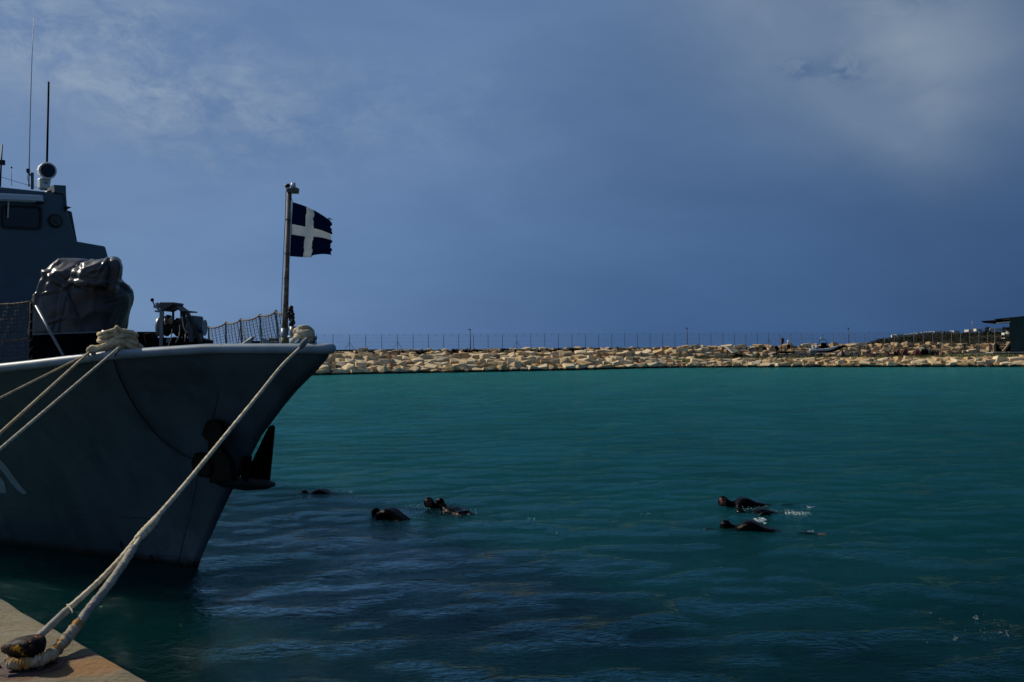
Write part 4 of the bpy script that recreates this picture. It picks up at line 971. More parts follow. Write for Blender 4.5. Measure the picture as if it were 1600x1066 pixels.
def place(p, sx, sz, reg, row=0):
    places.append((p, (sx*ro.uniform(.85, 1.2), sx*ro.uniform(.7, 1.0), sz*ro.uniform(.85, 1.25)), (ro.uniform(-.35, .2), ro.uniform(-.22, .22), ro.choice([0, 3.14])+ro.gauss(-.4, .5)), reg, row))
for j in range(8):      # left slope rows
    f = j/7; x = 455 if j < 7 else 455
    while x < 1075:
        wp = front_left(min(x, 1050)); fp_ = fence_pt(x)+fn*1.4
        if x > 1050: wp = front_left(1050)+(fence_pt(x)-fence_pt(1050))
        p = wp.lerp(V((fp_.x, fp_.y, 0)), f*.93+.02); p.z = .05+f*2.95
        sz = ro.choice([.85, 1.0, 1.15, 1.3])*(1.0 if j < 6 else .8)
        D = p.y
        place(p+V((ro.uniform(-.3, .3), ro.uniform(-.5, .5), ro.uniform(-.15, .15))), sz*.88, sz*.68, 'L', j)
        x += sz*1.42*FPX/D
for j in range(5):      # back wall of the yard
    f = j/4; x = 1060
    while x < 1640:
        fp_ = fence_pt(x); p = fp_+fn*(4.8-3.8*f); p.z = 1.6+f*1.6
        sz = ro.choice([.8, 1.0, 1.2])
        place(p+V((ro.uniform(-.3, .3), ro.uniform(-.4, .4), ro.uniform(-.1, .15))), sz*.98, sz*.58, 'B', j); x += sz*1.75*FPX/p.y
def front_b(t):
    xs_ = [x for x, y in BL]; k = min(len(xs_)-2, max(0, sum(1 for x in xs_ if x <= t)-1)); f = (t-xs_[k])/(xs_[k+1]-xs_[k]); return blp[k].lerp(blp[k+1], f)
for j in range(5):      # near berm
    f = j/4; x = 1042
    while x < 1640:
        p = front_b(x)+V((0, f*2.5, 0)); p.z = f*1.02+.05
        sz = ro.choice([.65, .8, .95, 1.1])*(1 if j < 4 else .72)
        place(p+V((ro.uniform(-.25, .25), ro.uniform(-.3, .3), ro.uniform(-.08, .1))), sz, sz*.62, 'F', j); x += sz*1.22*FPX/p.y
print('rocks', len(places))
vis = [pl_ for pl_ in places if 470 < proj2(pl_[0])[0] < 1600]
def score(q_): return -(q_[1][0]*q_[1][2])/(q_[0]-CAM).length_squared
vis.sort(key=score); top = set(id(q_) for q_ in vis[:290])
ORD = ['lowest', 'second', 'third', 'fourth', 'fifth', 'sixth', 'seventh', 'topmost']
GRP = {'L': 'limestone boulders of the breakwater slope', 'B': 'limestone boulders of the wall behind the yard', 'F': 'limestone boulders of the low bank by the yard'}
SEG = {'L': [(560, 'beside the ship bow'), (680, 'under the two left braced posts'), (780, 'under the leftmost lamp pole'), (880, 'under the middle braced post'), (980, 'just left of the middle lamp'), (2000, 'near the middle lamp pole')],
       'B': [(1160, 'behind the leaning slab'), (1260, 'behind the trailers'), (1345, 'behind the boat bow'), (1450, 'behind the red frames'), (2000, 'left of the green shed')],
       'F': [(1160, 'in front of the leaning slab'), (1260, 'in front of the trailers'), (1345, 'in front of the boat'), (1470, 'in front of the red frames'), (2000, 'towards the green shed')]}
def rlabel(cn, reg, row, px, big):
    sg = next(t for a, t in SEG[reg] if px < a); w_ = {'L': 'breakwater', 'B': 'back wall', 'F': 'low bank'}[reg]
    return ('large ' if big else 'smaller ')+cn+' boulder, '+ORD[row]+' '+w_+' row, '+sg
rest = MB(); ri = 0
for pl_ in places:
    p, sc_, rot, reg, row = pl_; cn = ro.choices(['cream', 'tan', 'ochre', 'greyish'], [.42, .32, .17, .09] if reg != 'F' else [.45, .25, .25, .05])[0]; me = RM[cn][ro.randrange(20)]
    if id(pl_) in top:
        o = bpy.data.objects.new('boulder', me); COL.objects.link(o); o.location = p; o.scale = sc_; o.rotation_euler = rot
        tag(o, rlabel(cn, reg, row, proj2(p)[0], sc_[0] > 1.0 if reg != 'F' else sc_[0] > .75), 'boulder', GRP[reg])
    else:
        m_ = Matrix.LocRotScale(p, __import__('mathutils').Euler(rot), V(sc_)); rest.add([m_ @ v.co for v in me.vertices], [tuple(f.vertices) for f in me.polygons])
by = {}
for o in bpy.data.objects:
    if o.name.startswith('boulder'): by.setdefault(o['label'], []).append(o)
for lb_, os_ in by.items():
    if len(os_) > 1:
        os_.sort(key=lambda o: proj2(o.location)[0])
        for k_, o in enumerate(os_): o['label'] = lb_+', '+['leftmost', 'second leftmost', 'third leftmost', 'fourth leftmost', 'fifth leftmost', 'sixth leftmost', 'seventh leftmost', 'eighth leftmost'][min(k_, 7)]
tag(rest.build('breakwater_rubble', M_rock), 'smaller pale limestone rubble filling the breakwater and the yard banks', 'rubble', kind='stuff')
# rubble filling the gaps
fl = MB(); 
# dark kerb wall along the crest
kb = MB()
for x in range(300, 1640, 20):
    a_ = fence_pt(x)+fn*.9; b_ = fence_pt(x+20)+fn*.9; hgt = .32 if x < 640 else .12
    kb.prism([a_+V((0, 0, -.5)), b_+V((0, 0, -.5)), b_+V((0, 0, hgt-.25)), a_+V((0, 0, hgt-.25))], -fn*.5)
tag(kb.build('crest_kerb', mat('old_kerb', (.045, .045, .04), .9, c2=(.075, .07, .06), nscale=.6)), 'dark low concrete kerb running along the top of the breakwater', 'kerb')
# scrub along the crest of the breakwater (middle)
sc = MB(); ro = random.Random(31)
for _ in range(1500):
    x = ro.choice([ro.uniform(640, 980), ro.uniform(700, 900), ro.uniform(500, 1560)]); p = fence_pt(x)+fn*ro.uniform(1.0, 3.4); p.z = 3.32-.16*(p-fence_pt(x)).length*.6+ro.uniform(-.1, .25)
    for k in range(3):
        d = V((ro.gauss(0, 1), ro.gauss(0, 1), ro.gauss(0, 1)))*.18; e = V((ro.gauss(0, 1), ro.gauss(0, 1), ro.gauss(0, 1)))*.16
        sc.add([p-d, p+d, p+e], [(0, 1, 2)])
tag(sc.build('crest_scrub', M_bush), 'dark low scrub growing among the rocks below the fence', 'scrub', kind='stuff')
# grass strip on the yard
gr = MB()
for _ in range(5200):
    x = ro.uniform(1085, 1610); near = front_b(x)+V((0, 2.7, 0)); far_ = fence_pt(x)+fn*9; t = ro.random()**1.6; p = near.lerp(V((far_.x, far_.y, 0)), t)
    if t > .45 and noise.noise(p*.2) < 0: continue
    h_ = ro.uniform(.12, .36); a_ = ro.uniform(0, 3.14); d = V((math.cos(a_), math.sin(a_), 0))*ro.uniform(.04, .12); p.z = YZ
    gr.add([p-d, p+d, p+V((ro.uniform(-.1, .1), ro.uniform(-.1, .1), h_))], [(0, 1, 2)])
tag(gr.build('grass', M_grass), 'green and straw grass strip on the yard behind the near rocks', 'grass', kind='stuff')

# ------------------------------------------------------------------ fence
fence = empty('security_fence', fence_pt(540)); FO = fence.location.copy(); tag(fence, 'long wire security fence with cranked posts along the breakwater crest', 'fence')
pxs = []; x = 495.5
L0 = None
p = fence_pt(468); allp = []
step = 2.67
while True:
    p = p+fdir*step
    xx = projx(p)
    if xx > 1556: break
    allp.append((xx, V((p.x, p.y, 3.45))))
print('posts', len(allp))
def post_mesh(kind):
    mb = MB(); hh = 2.25
    mb.bar(V((0, 0, 0)), V((0, 0, hh)), .075)
    if kind == 'one': mb.bar(V((0, 0, hh)), V((0, 0, hh))+fdir*.10+fn*-.25+V((0, 0, .42)), .06)
    else:
        mb.bar(V((0, 0, hh)), V((0, 0, hh))+fdir*.26+V((0, 0, .42)), .06); mb.bar(V((0, 0, hh)), V((0, 0, hh))-fdir*.26+V((0, 0, .42)), .06)
    return mb
PM1 = post_mesh('one').build('post', M_fpost, fence); m1 = PM1.data; PM2 = post_mesh('two').build('post', mat('grey_post', (.17, .17, .16), .8), fence); m2 = PM2.data
first = {1: PM1, 2: PM2}
for xx, p in allp:
    k = 1 if xx < 1215 else 2
    if first[k]: o = first[k]; first[k] = None
    else: o = first_o = bpy.data.objects.new('post', m1 if k == 1 else m2); COL.objects.link(o); o.parent = fence
    o.location = p-FO
for tx in (543, 622, 808, 1202):
    p = min(allp, key=lambda q_: abs(q_[0]-tx))[1]
    MB().bar(p+V((0, 0, 1.35)), p+fdir*.95, .055).bar(p+V((0, 0, 1.35)), p-fdir*.95, .055).build('brace', M_fpost, fence, org=FO)
wr = MB(); pe = [q_[1] for q_ in allp]
for i in range(len(pe)-1):
    a_, b_ = pe[i], pe[i+1]
    for z in (.1, .75, 1.4, 2.2): wr.bar(a_+V((0, 0, z)), b_+V((0, 0, z)), .012)
    for z in (2.4, 2.53, 2.66): wr.bar(a_+V((0, 0, z))-fn*((z-2.25)*.6), b_+V((0, 0, z))-fn*((z-2.25)*.6), .011)
    m_ = a_.lerp(b_, .5); wr.bar(m_+V((0, 0, 2.3)), m_+V((0, 0, 2.66))-fn*.2, .035)
wr.build('wire_strands', M_fpost, fence, org=FO)
cm_ = MB(); 
L = (pe[-1]-pe[0]).length; k_ = int(L/.24); hgt = 2.2
for i in range(k_):
    a_ = pe[0]+fdir*(i*.24); 
    for dz in (0, .75, 1.45):
        cm_.bar(a_+V((0, 0, dz)), a_+fdir*.75+V((0, 0, dz+.75)), .0055); cm_.bar(a_+fdir*.75+V((0, 0, dz)), a_+V((0, 0, dz+.75)), .0055)
cm_.build('chain_link_mesh', M_fpost, fence, org=FO)
# lamp poles
for (px, y0, lb) in ((733, 515, 'thin dark lamp pole rising above the fence, leftmost of three'), (1071, 513, 'thin dark lamp pole above the fence, middle one of three'), (1323, 513, 'thin dark lamp pole behind the inflatable boat bow, rightmost of three')):
    p = fence_pt(px)+fn*.6; t_ = P(px, y0, (p-CAM).dot(Fv)); hgt = t_.z-3.4; o3 = V((p.x, p.y, 3.4))
    lp = empty('lamp_pole', o3); tag(lp, lb, 'lamp pole', 'lamp poles on the breakwater')
    MB().tube([o3, o3+V((0, 0, hgt))], [.09, .06], 8).build('pole', M_fpost, lp, org=o3)
    MB().box(o3+V((-.12, 0, hgt)), (.45, .2, .14)).build('lamp_head', M_fpost, lp, org=o3, bevel=.02)

# ------------------------------------------------------------------ yard things
def yp(px, D, z=YZ): 
    p = P(px, 541, D); return V((p.x, p.y, z))
def wheel(parent, c, r, org, w_=.2):
    wo = MB().tube([c-V((0, w_/2, 0)), c+V((0, w_/2, 0))], r, 16).build('wheel', M_rubber, parent, org=org)
    MB().tube([c-V((0, w_/2+.02, 0)), c+V((0, w_/2+.02, 0))], r*.45, 10).build('rim', M_white, wo, org=V((0,0,0)) if False else org)
def trailer(px0, px1, D, lbl, name, grp=None, h=.62, frame=M_galv, nw=2, wside=0.0):
    a_ = yp(px0, D); b_ = yp(px1, D); t = empty(name, a_.lerp(b_, .5)); o = t.location.copy(); tag(t, lbl, 'trailer', grp)
    L_ = b_.x-a_.x; z0 = YZ+h
    f = MB()
    for dy in (0, 1.7): f.bar(V((a_.x, a_.y+dy, z0)), V((b_.x, b_.y+dy, z0)), .12, .14)
    k = int(L_/1.0)+1
    for i in range(k+1): x_ = a_.x+L_*i/k; f.bar(V((x_, a_.y, z0)), V((x_, a_.y+1.7, z0)), .09, .09)
    f.build('frame', frame, t, org=o)
    MB().bar(V((a_.x, a_.y+.85, z0)), V((a_.x-1.2, a_.y+.85, z0-.25)), .1).build('drawbar', frame, t, org=o)
    for i in range(nw):
        x_ = a_.x+L_*(wside+.18+i*.62/max(1, nw)); wheel(t, V((x_, a_.y-.12, YZ+.3)), .32, o); wheel(t, V((x_, a_.y+1.85, YZ+.3)), .32, o)
    return t
T1 = trailer(1218, 1241, 178, 'low black flatbed trailer with white hubs at the left end of the yard', 'flatbed_trailer', h=.75, frame=M_black, nw=3)
o = T1.location.copy(); aa, bb = yp(1218, 178), yp(1241, 178)
MB().box(V(((aa.x+bb.x)/2, aa.y+.85, YZ+.95)), (bb.x-aa.x, 1.7, .22)).build('load_bed', M_black, T1, org=o)
trailer(1240, 1272, 179, 'long empty silver boat trailer between the black trailer and the boat', 'boat_trailer', h=.62, nw=1, wside=.3)
T2 = trailer(1266, 1306, 180, 'silver boat trailer carrying the grey inflatable boat', 'boat_trailer', h=.75, nw=2)
trailer(1330, 1345, 179, 'short trailer with white hubs to the right of the boat', 'boat_trailer', h=.8, nw=3)
def rib():
    D = 180.6; p0 = yp(1264, D); o = p0.copy(); t = empty('inflatable_boat', p0); tag(t, 'grey rigid inflatable boat with raised bow and black console on its trailer', 'boat')
    y = p0.y
    def q_(px, py, dy=0.0): 
        p = P(px, py, (V((0, y+dy, 0))-CAM).dot(Fv)); return p
    for dy, nm in ((0, 1), (1.7, -1)):
        ln = [q_(1265, 547.5, dy), q_(1280, 547, dy), q_(1295, 546, dy), q_(1305, 543, dy+.2*nm), q_(1313, 539.5, dy+.75*nm)]
        MB().tube(cat(ln, 6), [.24]*16+[.23, .22, .21, .20, .18, .16, .12, .10, .08], 12).build('buoyancy_tube', mat('tube_grey', (.42, .46, .48), .5), t, org=o)
    h_ = MB(); sec = []
    for px, yt, yb in [(1266, 547, 551), (1280, 547, 552), (1295, 546, 551.5), (1306, 543.5, 549), (1314, 540.5, 545), (1321, 539.5, 541)]:
        wv = .8 if px < 1300 else (.65 if px < 1310 else (.35 if px < 1318 else .05)); cy = .85
        sec.append([q_(px, yt, cy-wv), q_(px, (yt+yb)/2, cy-wv*.9), q_(px, yb, cy), q_(px, (yt+yb)/2, cy+wv*.9), q_(px, yt, cy+wv)])
    vs = [p for s_ in sec for p in s_]; h_.add(vs, [(i*5+j, i*5+j+1, (i+1)*5+j+1, (i+1)*5+j) for i in range(5) for j in range(4)]+[(0, 1, 2, 3, 4)]+[(i*5, (i+1)*5, (i+1)*5+4, i*5+4) for i in range(5)], 0, False)
    h_.build('hull', M_black, t, org=o)
    cs = MB(); c0_ = q_(1287, 541, .85); cs.box(c0_, (.9, .8, 1.2)).box(q_(1283, 543.5, .85), (.6, .7, .7)); cs.build('console', M_black, t, org=o, bevel=.08)
    ar = MB(); 
    for dy in (.2, 1.5): ar.tube(cat([q_(1279.5, 545, dy), q_(1280, 534, dy), q_(1283, 530.5, dy), q_(1289, 531, dy), q_(1293, 537, dy), q_(1295, 545, dy)], 5), .05, 6)
    ar.bar(q_(1283, 530.5, .2), q_(1283, 530.5, 1.5), .08); ar.build('radar_arch', M_black, t, org=o)
    MB().ell(q_(1282.5, 529, .85), (.16, .16, .14), 8, 6).build('radar_dome', M_white, t, org=o)
    MB().box(q_(1271, 542.5, .4), (.55, .45, .55)).build('outboard_engine', M_white, t, org=o, bevel=.1); MB().box(q_(1276.5, 542, 1.2), (.5, .45, .5)).build('outboard_engine', M_white, t, org=o, bevel=.1)
rib()
def thing(mb, name, m, lbl, cat_, org, grp=None, bevel=0): o = mb.build(name, m, org=org, bevel=bevel); return tag(o, lbl, cat_, grp)
# flag pole, bin, white drum
o = yp(1221, 186); o.z = 2.6; fpk = empty('marker_flag', o); tag(fpk, 'dark pole with furled red and navy flag above the black trailer', 'flag')
q0 = P(1221, 527, 186.3); MB().tube([o+V((0, 0, -.6)), V((o.x, o.y, q0.z+.2))], .05, 6).build('pole', M_dark, fpk, org=o)
ff = MB(); ff.add([P(1220.5, 528, 186), P(1224.5, 529, 186.2), P(1225, 534, 186.3), P(1222.5, 538, 186.1), P(1221, 538, 186)], [(0, 1, 2, 3, 4)]); fo = ff.build('cloth', M_dark, fpk, org=o); fo.modifiers.new('s', 'SOLIDIFY').thickness = .12
ff = MB(); ff.add([P(1222.5, 530, 185.9), P(1224.8, 531, 186), P(1224.8, 535, 186), P(1222.8, 536, 186)], [(0, 1, 2, 3)]); fo = ff.build('red_cloth', M_red, fpk, org=o); fo.modifiers.new('s', 'SOLIDIFY').thickness = .1
o = yp(1213, 184, 1.5); thing(MB().bar(o, V((o.x, o.y, 2.9)), .12).ell(V((o.x, o.y, 3.25)), (.34, .34, .36), 10, 8).ell(V((o.x+.3, o.y, 3.0)), (.2, .2, .35), 8, 6), 'hose_reel', M_black, 'black hose reel on a post beside the black flatbed trailer', 'hose reel', o)
o = yp(1232, 188, 3.0); w_o = empty('white_drum', o); tag(w_o, 'upright white drum on a dark stand right of the red flag', 'drum'); b_ = V((o.x, o.y, P(1232, 539, 188).z)); c2_ = V((o.x, o.y, P(1232, 531.5, 188).z))
MB().tube([b_, b_.lerp(c2_, .9), c2_], [.2, .2, .12], 12).build('drum', M_white, w_o, org=o); MB().box(b_-V((0, 0, .4)), (.5, .5, .8)).build('stand', M_black, w_o, org=o, bevel=.05)
# leaning slab and dark mound
o = yp(1140, 182); sl_ = [P(1131, 541, 184), P(1144, 541, 185), P(1155, 549, 182), P(1146, 551.5, 181)]
thing(MB().prism(sl_, V((0, .5, -.15))), 'concrete_slab', mat('slab_concrete', (.15, .135, .105), .9, c2=(.10, .09, .07), nscale=.8), 'weathered concrete slab leaning down the rock wall at the left of the yard', 'slab', o)
thing(MB().prism([P(1130.5, 540.7, 183.8), P(1134.5, 540.7, 183.8), P(1146, 551.5, 180.7), P(1143, 551.8, 180.7)], V((0, .3, 0))), 'concrete_beam', mat('pale_concrete', (.42, .40, .34), .9), 'pale narrow concrete beam lying along the left edge of the leaning slab', 'beam', o)
o = yp(1151, 178); mo = MB()
for k in range(9): mo.ell(o+V((ro.uniform(-.9, .9), ro.uniform(-.3, .3), ro.uniform(.1, .45))), (ro.uniform(.35, .6), .5, ro.uniform(.25, .42)), 9, 6)
thing(mo, 'tarpaulin_heap', M_black, 'low black heap under tarpaulin at the foot of the leaning slab', 'heap', o)
# assorted rusty gear
def gear(px0, px1, py0, py1, D, kind, m, lbl, cat_, name):
    a_ = yp(px0, D); b_ = yp(px1, D); zt_ = P(px0, py0, D).z; o = V(((a_.x+b_.x)/2, a_.y, YZ)); w_ = b_.x-a_.x; h_ = zt_-YZ; mb = MB()
    if kind == 'frame':
        for dy in (0, .9):
            mb.bar(V((a_.x, a_.y+dy, YZ)), V((o.x-.1, a_.y+dy, zt_)), .12); mb.bar(V((b_.x, a_.y+dy, YZ)), V((o.x+.1, a_.y+dy, zt_)), .12); mb.bar(V((a_.x+w_*.15, a_.y+dy, YZ+h_*.3)), V((b_.x-w_*.15, a_.y+dy, YZ+h_*.3)), .1)
        mb.bar(V((o.x, a_.y, zt_)), V((o.x, a_.y+.9, zt_)), .14); mb.prism([V((a_.x, a_.y+.4, YZ)), V((b_.x, a_.y+.4, YZ)), V((o.x+.15, a_.y+.4, zt_-.1)), V((o.x-.15, a_.y+.4, zt_-.1))], V((0, .1, 0)))
    elif kind == 'canoe':
        secs = []; n = 9
        for k in range(n):
            t = k/(n-1); r_ = math.sin(math.pi*min(max(t, .04), .96)); x_ = a_.x+w_*t
            mb_ = [V((x_, a_.y+.45*r_*c, YZ+.12+h_*.75*(1-abs(c))*r_+h_*.35*abs(2*t-1)**2)) for c in (-1, -.5, 0, .5, 1)]; secs.append(mb_)
        mb.add([p for s_ in secs for p in s_], [(i*5+j, i*5+j+1, (i+1)*5+j+1, (i+1)*5+j) for i in range(n-1) for j in range(4)]+[(i*5, i*5+4, (i+1)*5+4, (i+1)*5) for i in range(n-1)])
    elif kind == 'pipes':
        for k in range(7):
            x_ = a_.x+w_*(k+.5)/7; mb.tube([V((x_, a_.y, YZ+.1)), V((x_+ro.uniform(-.5, .5), a_.y+.4, YZ+h_*ro.uniform(.6, 1)))], .13, 8)
        for k in range(4): mb.tube(cat([V((a_.x+w_*k/4, a_.y-.2, YZ+.1)), V((a_.x+w_*(k+.5)/4, a_.y-.2, YZ+h_*.8)), V((a_.x+w_*(k+1)/4, a_.y-.2, YZ+.1))], 5), .09, 7)
    elif kind == 'heap':
        for k in range(12): 
            x_ = ro.uniform(a_.x, b_.x); e = 1-abs(2*(x_-a_.x)/w_-1); mb.ell(V((x_, a_.y+ro.uniform(-.4, .4), YZ+h_*e*.4)), (w_*.16, .4, h_*(.2+.4*e)), 8, 6)
    return thing(mb, name, m, lbl, cat_, o)
M_pink = mat('faded_plastic', (.30, .20, .16), .8, c2=(.2, .15, .12), nscale=2)
gear(1308, 1322, 548, 556, 177, 'heap', M_pink, 'faded pinkish heap of net between the boat and the short trailer', 'net heap', 'net_heap')
gear(1315, 1317.5, 544, 556, 176, 'heap', M_black, 'black upright bundle beside the pinkish net heap', 'bundle', 'dark_bundle')
gear(1324, 1329, 550, 556, 176, 'heap', M_dark, 'low dark bundle left of the short trailer', 'bundle', 'dark_bundle')
gear(1349, 1372, 551.5, 557, 172, 'canoe', M_redr, 'long rust brown overturned dinghy on the grass right of the short trailer', 'dinghy', 'overturned_dinghy')
gear(1353, 1358, 547, 556, 174, 'heap', M_black, 'small black mound behind the rust brown dinghy', 'mound', 'dark_mound')
gear(1363, 1371, 549, 556, 176, 'heap', M_pink, 'pale brown mound of net behind the rust brown dinghy', 'net heap', 'net_heap')
gear(1380, 1393, 550.5, 556, 172, 'canoe', M_red, 'faded red overturned dinghy on the grass', 'dinghy', 'overturned_dinghy')
gear(1392, 1402, 548, 556, 174, 'heap', M_black, 'black mound between the red dinghy and the wine red frame', 'mound', 'dark_mound')
gear(1398, 1411, 545.5, 556, 175, 'frame', M_redr, 'wine red steel A frame standing right of the red dinghy', 'steel frame', 'steel_frame')
gear(1408, 1422, 546, 555.5, 173, 'frame', mat('wine_red', (.06, .018, .016), .8), 'darker red A frame leaning against the wine red one', 'steel frame', 'steel_frame')
gear(1428, 1440, 545.5, 555, 172, 'frame', M_red, 'brightest red A frame left of the black pipes', 'steel frame', 'steel_frame')
gear(1438, 1450, 545, 555, 174, 'pipes', M_black, 'stack of upright black pipes beside the brightest red frame', 'pipes', 'pipe_stack')
gear(1450, 1466, 545.5, 553.5, 175, 'pipes', M_rubber, 'sprawl of black hoops and hoses right of the upright pipes', 'hoses', 'hose_pile')
gear(1468, 1472, 545, 553, 176, 'heap', M_redr, 'rust brown upright lump at the right end of the gear', 'scrap', 'scrap_lump')

# green shed
def shed():
    D = 196; o = yp(1590, D, YZ-.2); t = empty('green_shed', o); tag(t, 'dark green metal shed with overhanging roof at the right edge', 'shed')
    zb = P(1578, 551, D).z; x0 = P(1577.5, 530, D); 
    A = V((x0.x, x0.y, 0)); zt = P(1577.5, 497.5, D).z; zt2 = P(1600, 495.5, D).z; slope = (zt2-zt)/(P(1600, 500, D).x-x0.x)
    Wd = 14.0
    MB().prism([A+V((0, 0, zb)), A+V((Wd, 0, zb)), A+V((Wd, 0, zt+slope*Wd)), A+V((0, 0, zt))], V((6.5, 9, 0))).build('wall', M_green, t, org=o)
    rb = MB()
    for k in range(34): rb.bar(A+V((.2+k*.41, -.03, zb)), A+V((.2+k*.41, -.03, zt+slope*k*.41-.1)), .08, .05)
    rb.build('wall_ribs', M_green, t, org=o)
    r0 = P(1553, 500, D); 
    MB().prism([V((r0.x, A.y-.3, r0.z-.0)), A+V((Wd, -.3, zt+slope*Wd+.1)), A+V((Wd, -.3, zt+slope*Wd+.3)), V((r0.x, A.y-.3, r0.z+.18))], V((6.5, 9.6, 0))).build('roof', mat('dark_roof', (.02, .03, .028), .5), t, org=o)
    q1, q2 = P(1557, 505, D), P(1577.3, 503.2, D); MB().bar(q1+V((0, -.2, 0)), q2+V((0, -.2, 0)), .1, .22).build('gutter', M_white, t, org=o)
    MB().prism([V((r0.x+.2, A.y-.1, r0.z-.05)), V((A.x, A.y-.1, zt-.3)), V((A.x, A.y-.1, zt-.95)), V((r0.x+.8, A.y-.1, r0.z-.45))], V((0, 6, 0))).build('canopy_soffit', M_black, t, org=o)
    # plinth
    c0, c1 = P(1552, 552, D-3), P(1640, 551, D-3)
    MB().prism([V((c0.x, c0.y, YZ-.3)), V((c1.x+6, c0.y, YZ-.3)), V((c1.x+6, c0.y, c0.z)), V((c0.x, c0.y, c0.z))], V((0, 14, 0))).build('plinth', mat('plinth_dark', (.03, .03, .03), .9), t, org=o)
    MB().prism([V((c0.x-.1, c0.y-.05, c0.z+.003)), V((c1.x+6, c0.y-.05, c0.z+.003)), V((c1.x+6, c0.y-.05, c0.z+.16)), V((c0.x-.1, c0.y-.05, c0.z+.16))], V((0, 3.0, 0))).build('plinth_edge', mat('pale_edge', (.30, .30, .27), .9), t, org=o)
    # props
    g = empty('boat_cradle', V((c0.x, c0.y+.6, c0.z))); og = g.location.copy(); tag(g, 'rusty brown V shaped steel cradle beside the green shed wall', 'cradle')
    Dg = D-2.4
    MB().bar(P(1554.8, 549.8, Dg), P(1554.8, 513, Dg), .13).build('post', M_rust, g, org=og)
    MB().prism([P(x, y, Dg) for x, y in [(1552.5, 540), (1554, 536.5), (1556, 536.5), (1556.5, 549.5), (1553, 549.5)]], V((0, .4, 0))).build('post_foot', M_rust, g, org=og)
    MB().prism([P(x, y, Dg) for x, y in [(1556, 536), (1559, 540), (1567, 549.5), (1556.5, 549.5)]], V((0, .4, 0))).build('dark_gusset', M_black, g, org=og)
    MB().prism([P(x, y, Dg) for x, y in [(1566, 549.8), (1573, 541), (1578, 534), (1580, 535), (1570, 549.8)]], V((0, .3, 0))).build('slanted_arm', mat('tan_arm', (.26, .17, .10), .8), g, org=og)
    MB().prism([P(x, y, Dg+.3) for x, y in [(1570, 549.8), (1579, 537), (1579, 549.8)]], V((0, .3, 0))).build('dark_gusset', M_black, g, org=og)
shed()

# ------------------------------------------------------------------ far headland
RG = [(1310, 541.5), (1340, 539), (1358, 535.5), (1378, 530), (1400, 526.5), (1430, 524), (1460, 521.5), (1500, 520), (1540, 519), (1600, 517), (1700, 513), (1900, 510)]
def ridge(px): return float(np.interp(px, [a for a, b in RG], [b for a, b in RG]))
def hill():
    mb = MB(); nx, ny = 150, 26; vs = []
    for j in range(ny+1):
        D = 420+ (900-420)*j/ny if j < 20 else 420+480*20/26+ (j-20)*120
        for i in range(nx+1):
            px = 1290+i*(660/nx); top = max(P(px, ridge(px), 790).z, 0)
            f = min(1, (D-420)/370); p = P(px, 540, D)
            z = -3+(top+3)*(f**.75) + (2.0*noise.noise(V((p.x*.02, p.y*.02, 0))) if 0 < f < .95 else 0)*math.sin(math.pi*f)
            vs.append(V((p.x, p.y, z)))
    mb.add(vs, [(j*(nx+1)+i, j*(nx+1)+i+1, (j+1)*(nx+1)+i+1, (j+1)*(nx+1)+i) for j in range(ny) for i in range(nx)], 0, True)
    tag(mb.build('headland', mat('headland_scrub_soil', (.040, .038, .024), .95, c2=(.022, .026, .015), nscale=.03, c3=(.09, .075, .05), n3=.06, n3lo=.62, n3hi=.7, spec=.05)), kind='structure')
    sc = MB(); ro = random.Random(77)
    for _ in range(1500):
        px = ro.uniform(1345, 1640); f = ro.random()**.8*.86; D = 440+350*f; p = P(px, 540, D); top = max(P(px, ridge(px), 790).z, 0); z = -3+(top+3)*(min(1, f*350/370+.05)**.75)
        if z < 1: continue
        c = V((p.x, p.y, z+.4)); rr_ = ro.uniform(.9, 2.4)
        for k in range(14):
            d = V((ro.gauss(0, 1), ro.gauss(0, 1), ro.gauss(0, .6))); d = d.normalized()*rr_*ro.uniform(.5, 1); e = V((ro.gauss(0, 1), ro.gauss(0, 1), ro.gauss(0, 1)))*.5; g_ = V((ro.gauss(0, 1), ro.gauss(0, 1), ro.gauss(0, 1)))*.5
            sc.add([c+d, c+d+e, c+d+g_], [(0, 1, 2)])
    tag(sc.build('headland_scrub', M_bush), 'dark scrub covering the far headland', 'scrub', kind='stuff')
hill()
# houses along the ridge
def house_proto():
    t = empty('white_house'); w_, d_, h_ = 5.0, 6.0, 3.4
    MB().box((0, 0, h_/2), (w_, d_, h_)).build('wall', M_house, t)
    MB().box((0, 0, h_+.15), (w_+.3, d_+.3, .3)).build('roof', mat('flat_roof', (.5, .47, .42), .9), t)
    for x_ in (-1.4, 1.4): MB().box((x_, -d_/2-.03, 1.7), (.9, .08, 1.1)).build('window', M_dark, t)
    MB().box((0, -d_/2-.03, 1.0), (.9, .08, 2.0)).build('door', M_dark, t)
    return t
hp_ = house_proto(); ro = random.Random(13); firsth = True
hx = [(x, ridge(x)+.3, 788) for x in list(np.arange(1398, 1492, 5.2))] + [(1514, 518.6, 788), (1528, 517.5, 788), (1552, 516.8, 788), (1557, 516.6, 788), (1562, 516.4, 788)]
NTH = ['first', 'second', 'third', 'fourth', 'fifth', 'sixth', 'seventh', 'eighth', 'ninth', 'tenth', 'eleventh', 'twelfth', 'thirteenth', 'fourteenth', 'fifteenth', 'sixteenth', 'seventeenth', 'eighteenth', 'nineteenth', 'twentieth', 'twenty first', 'twenty second', 'twenty third', 'twenty fourth', 'twenty fifth']
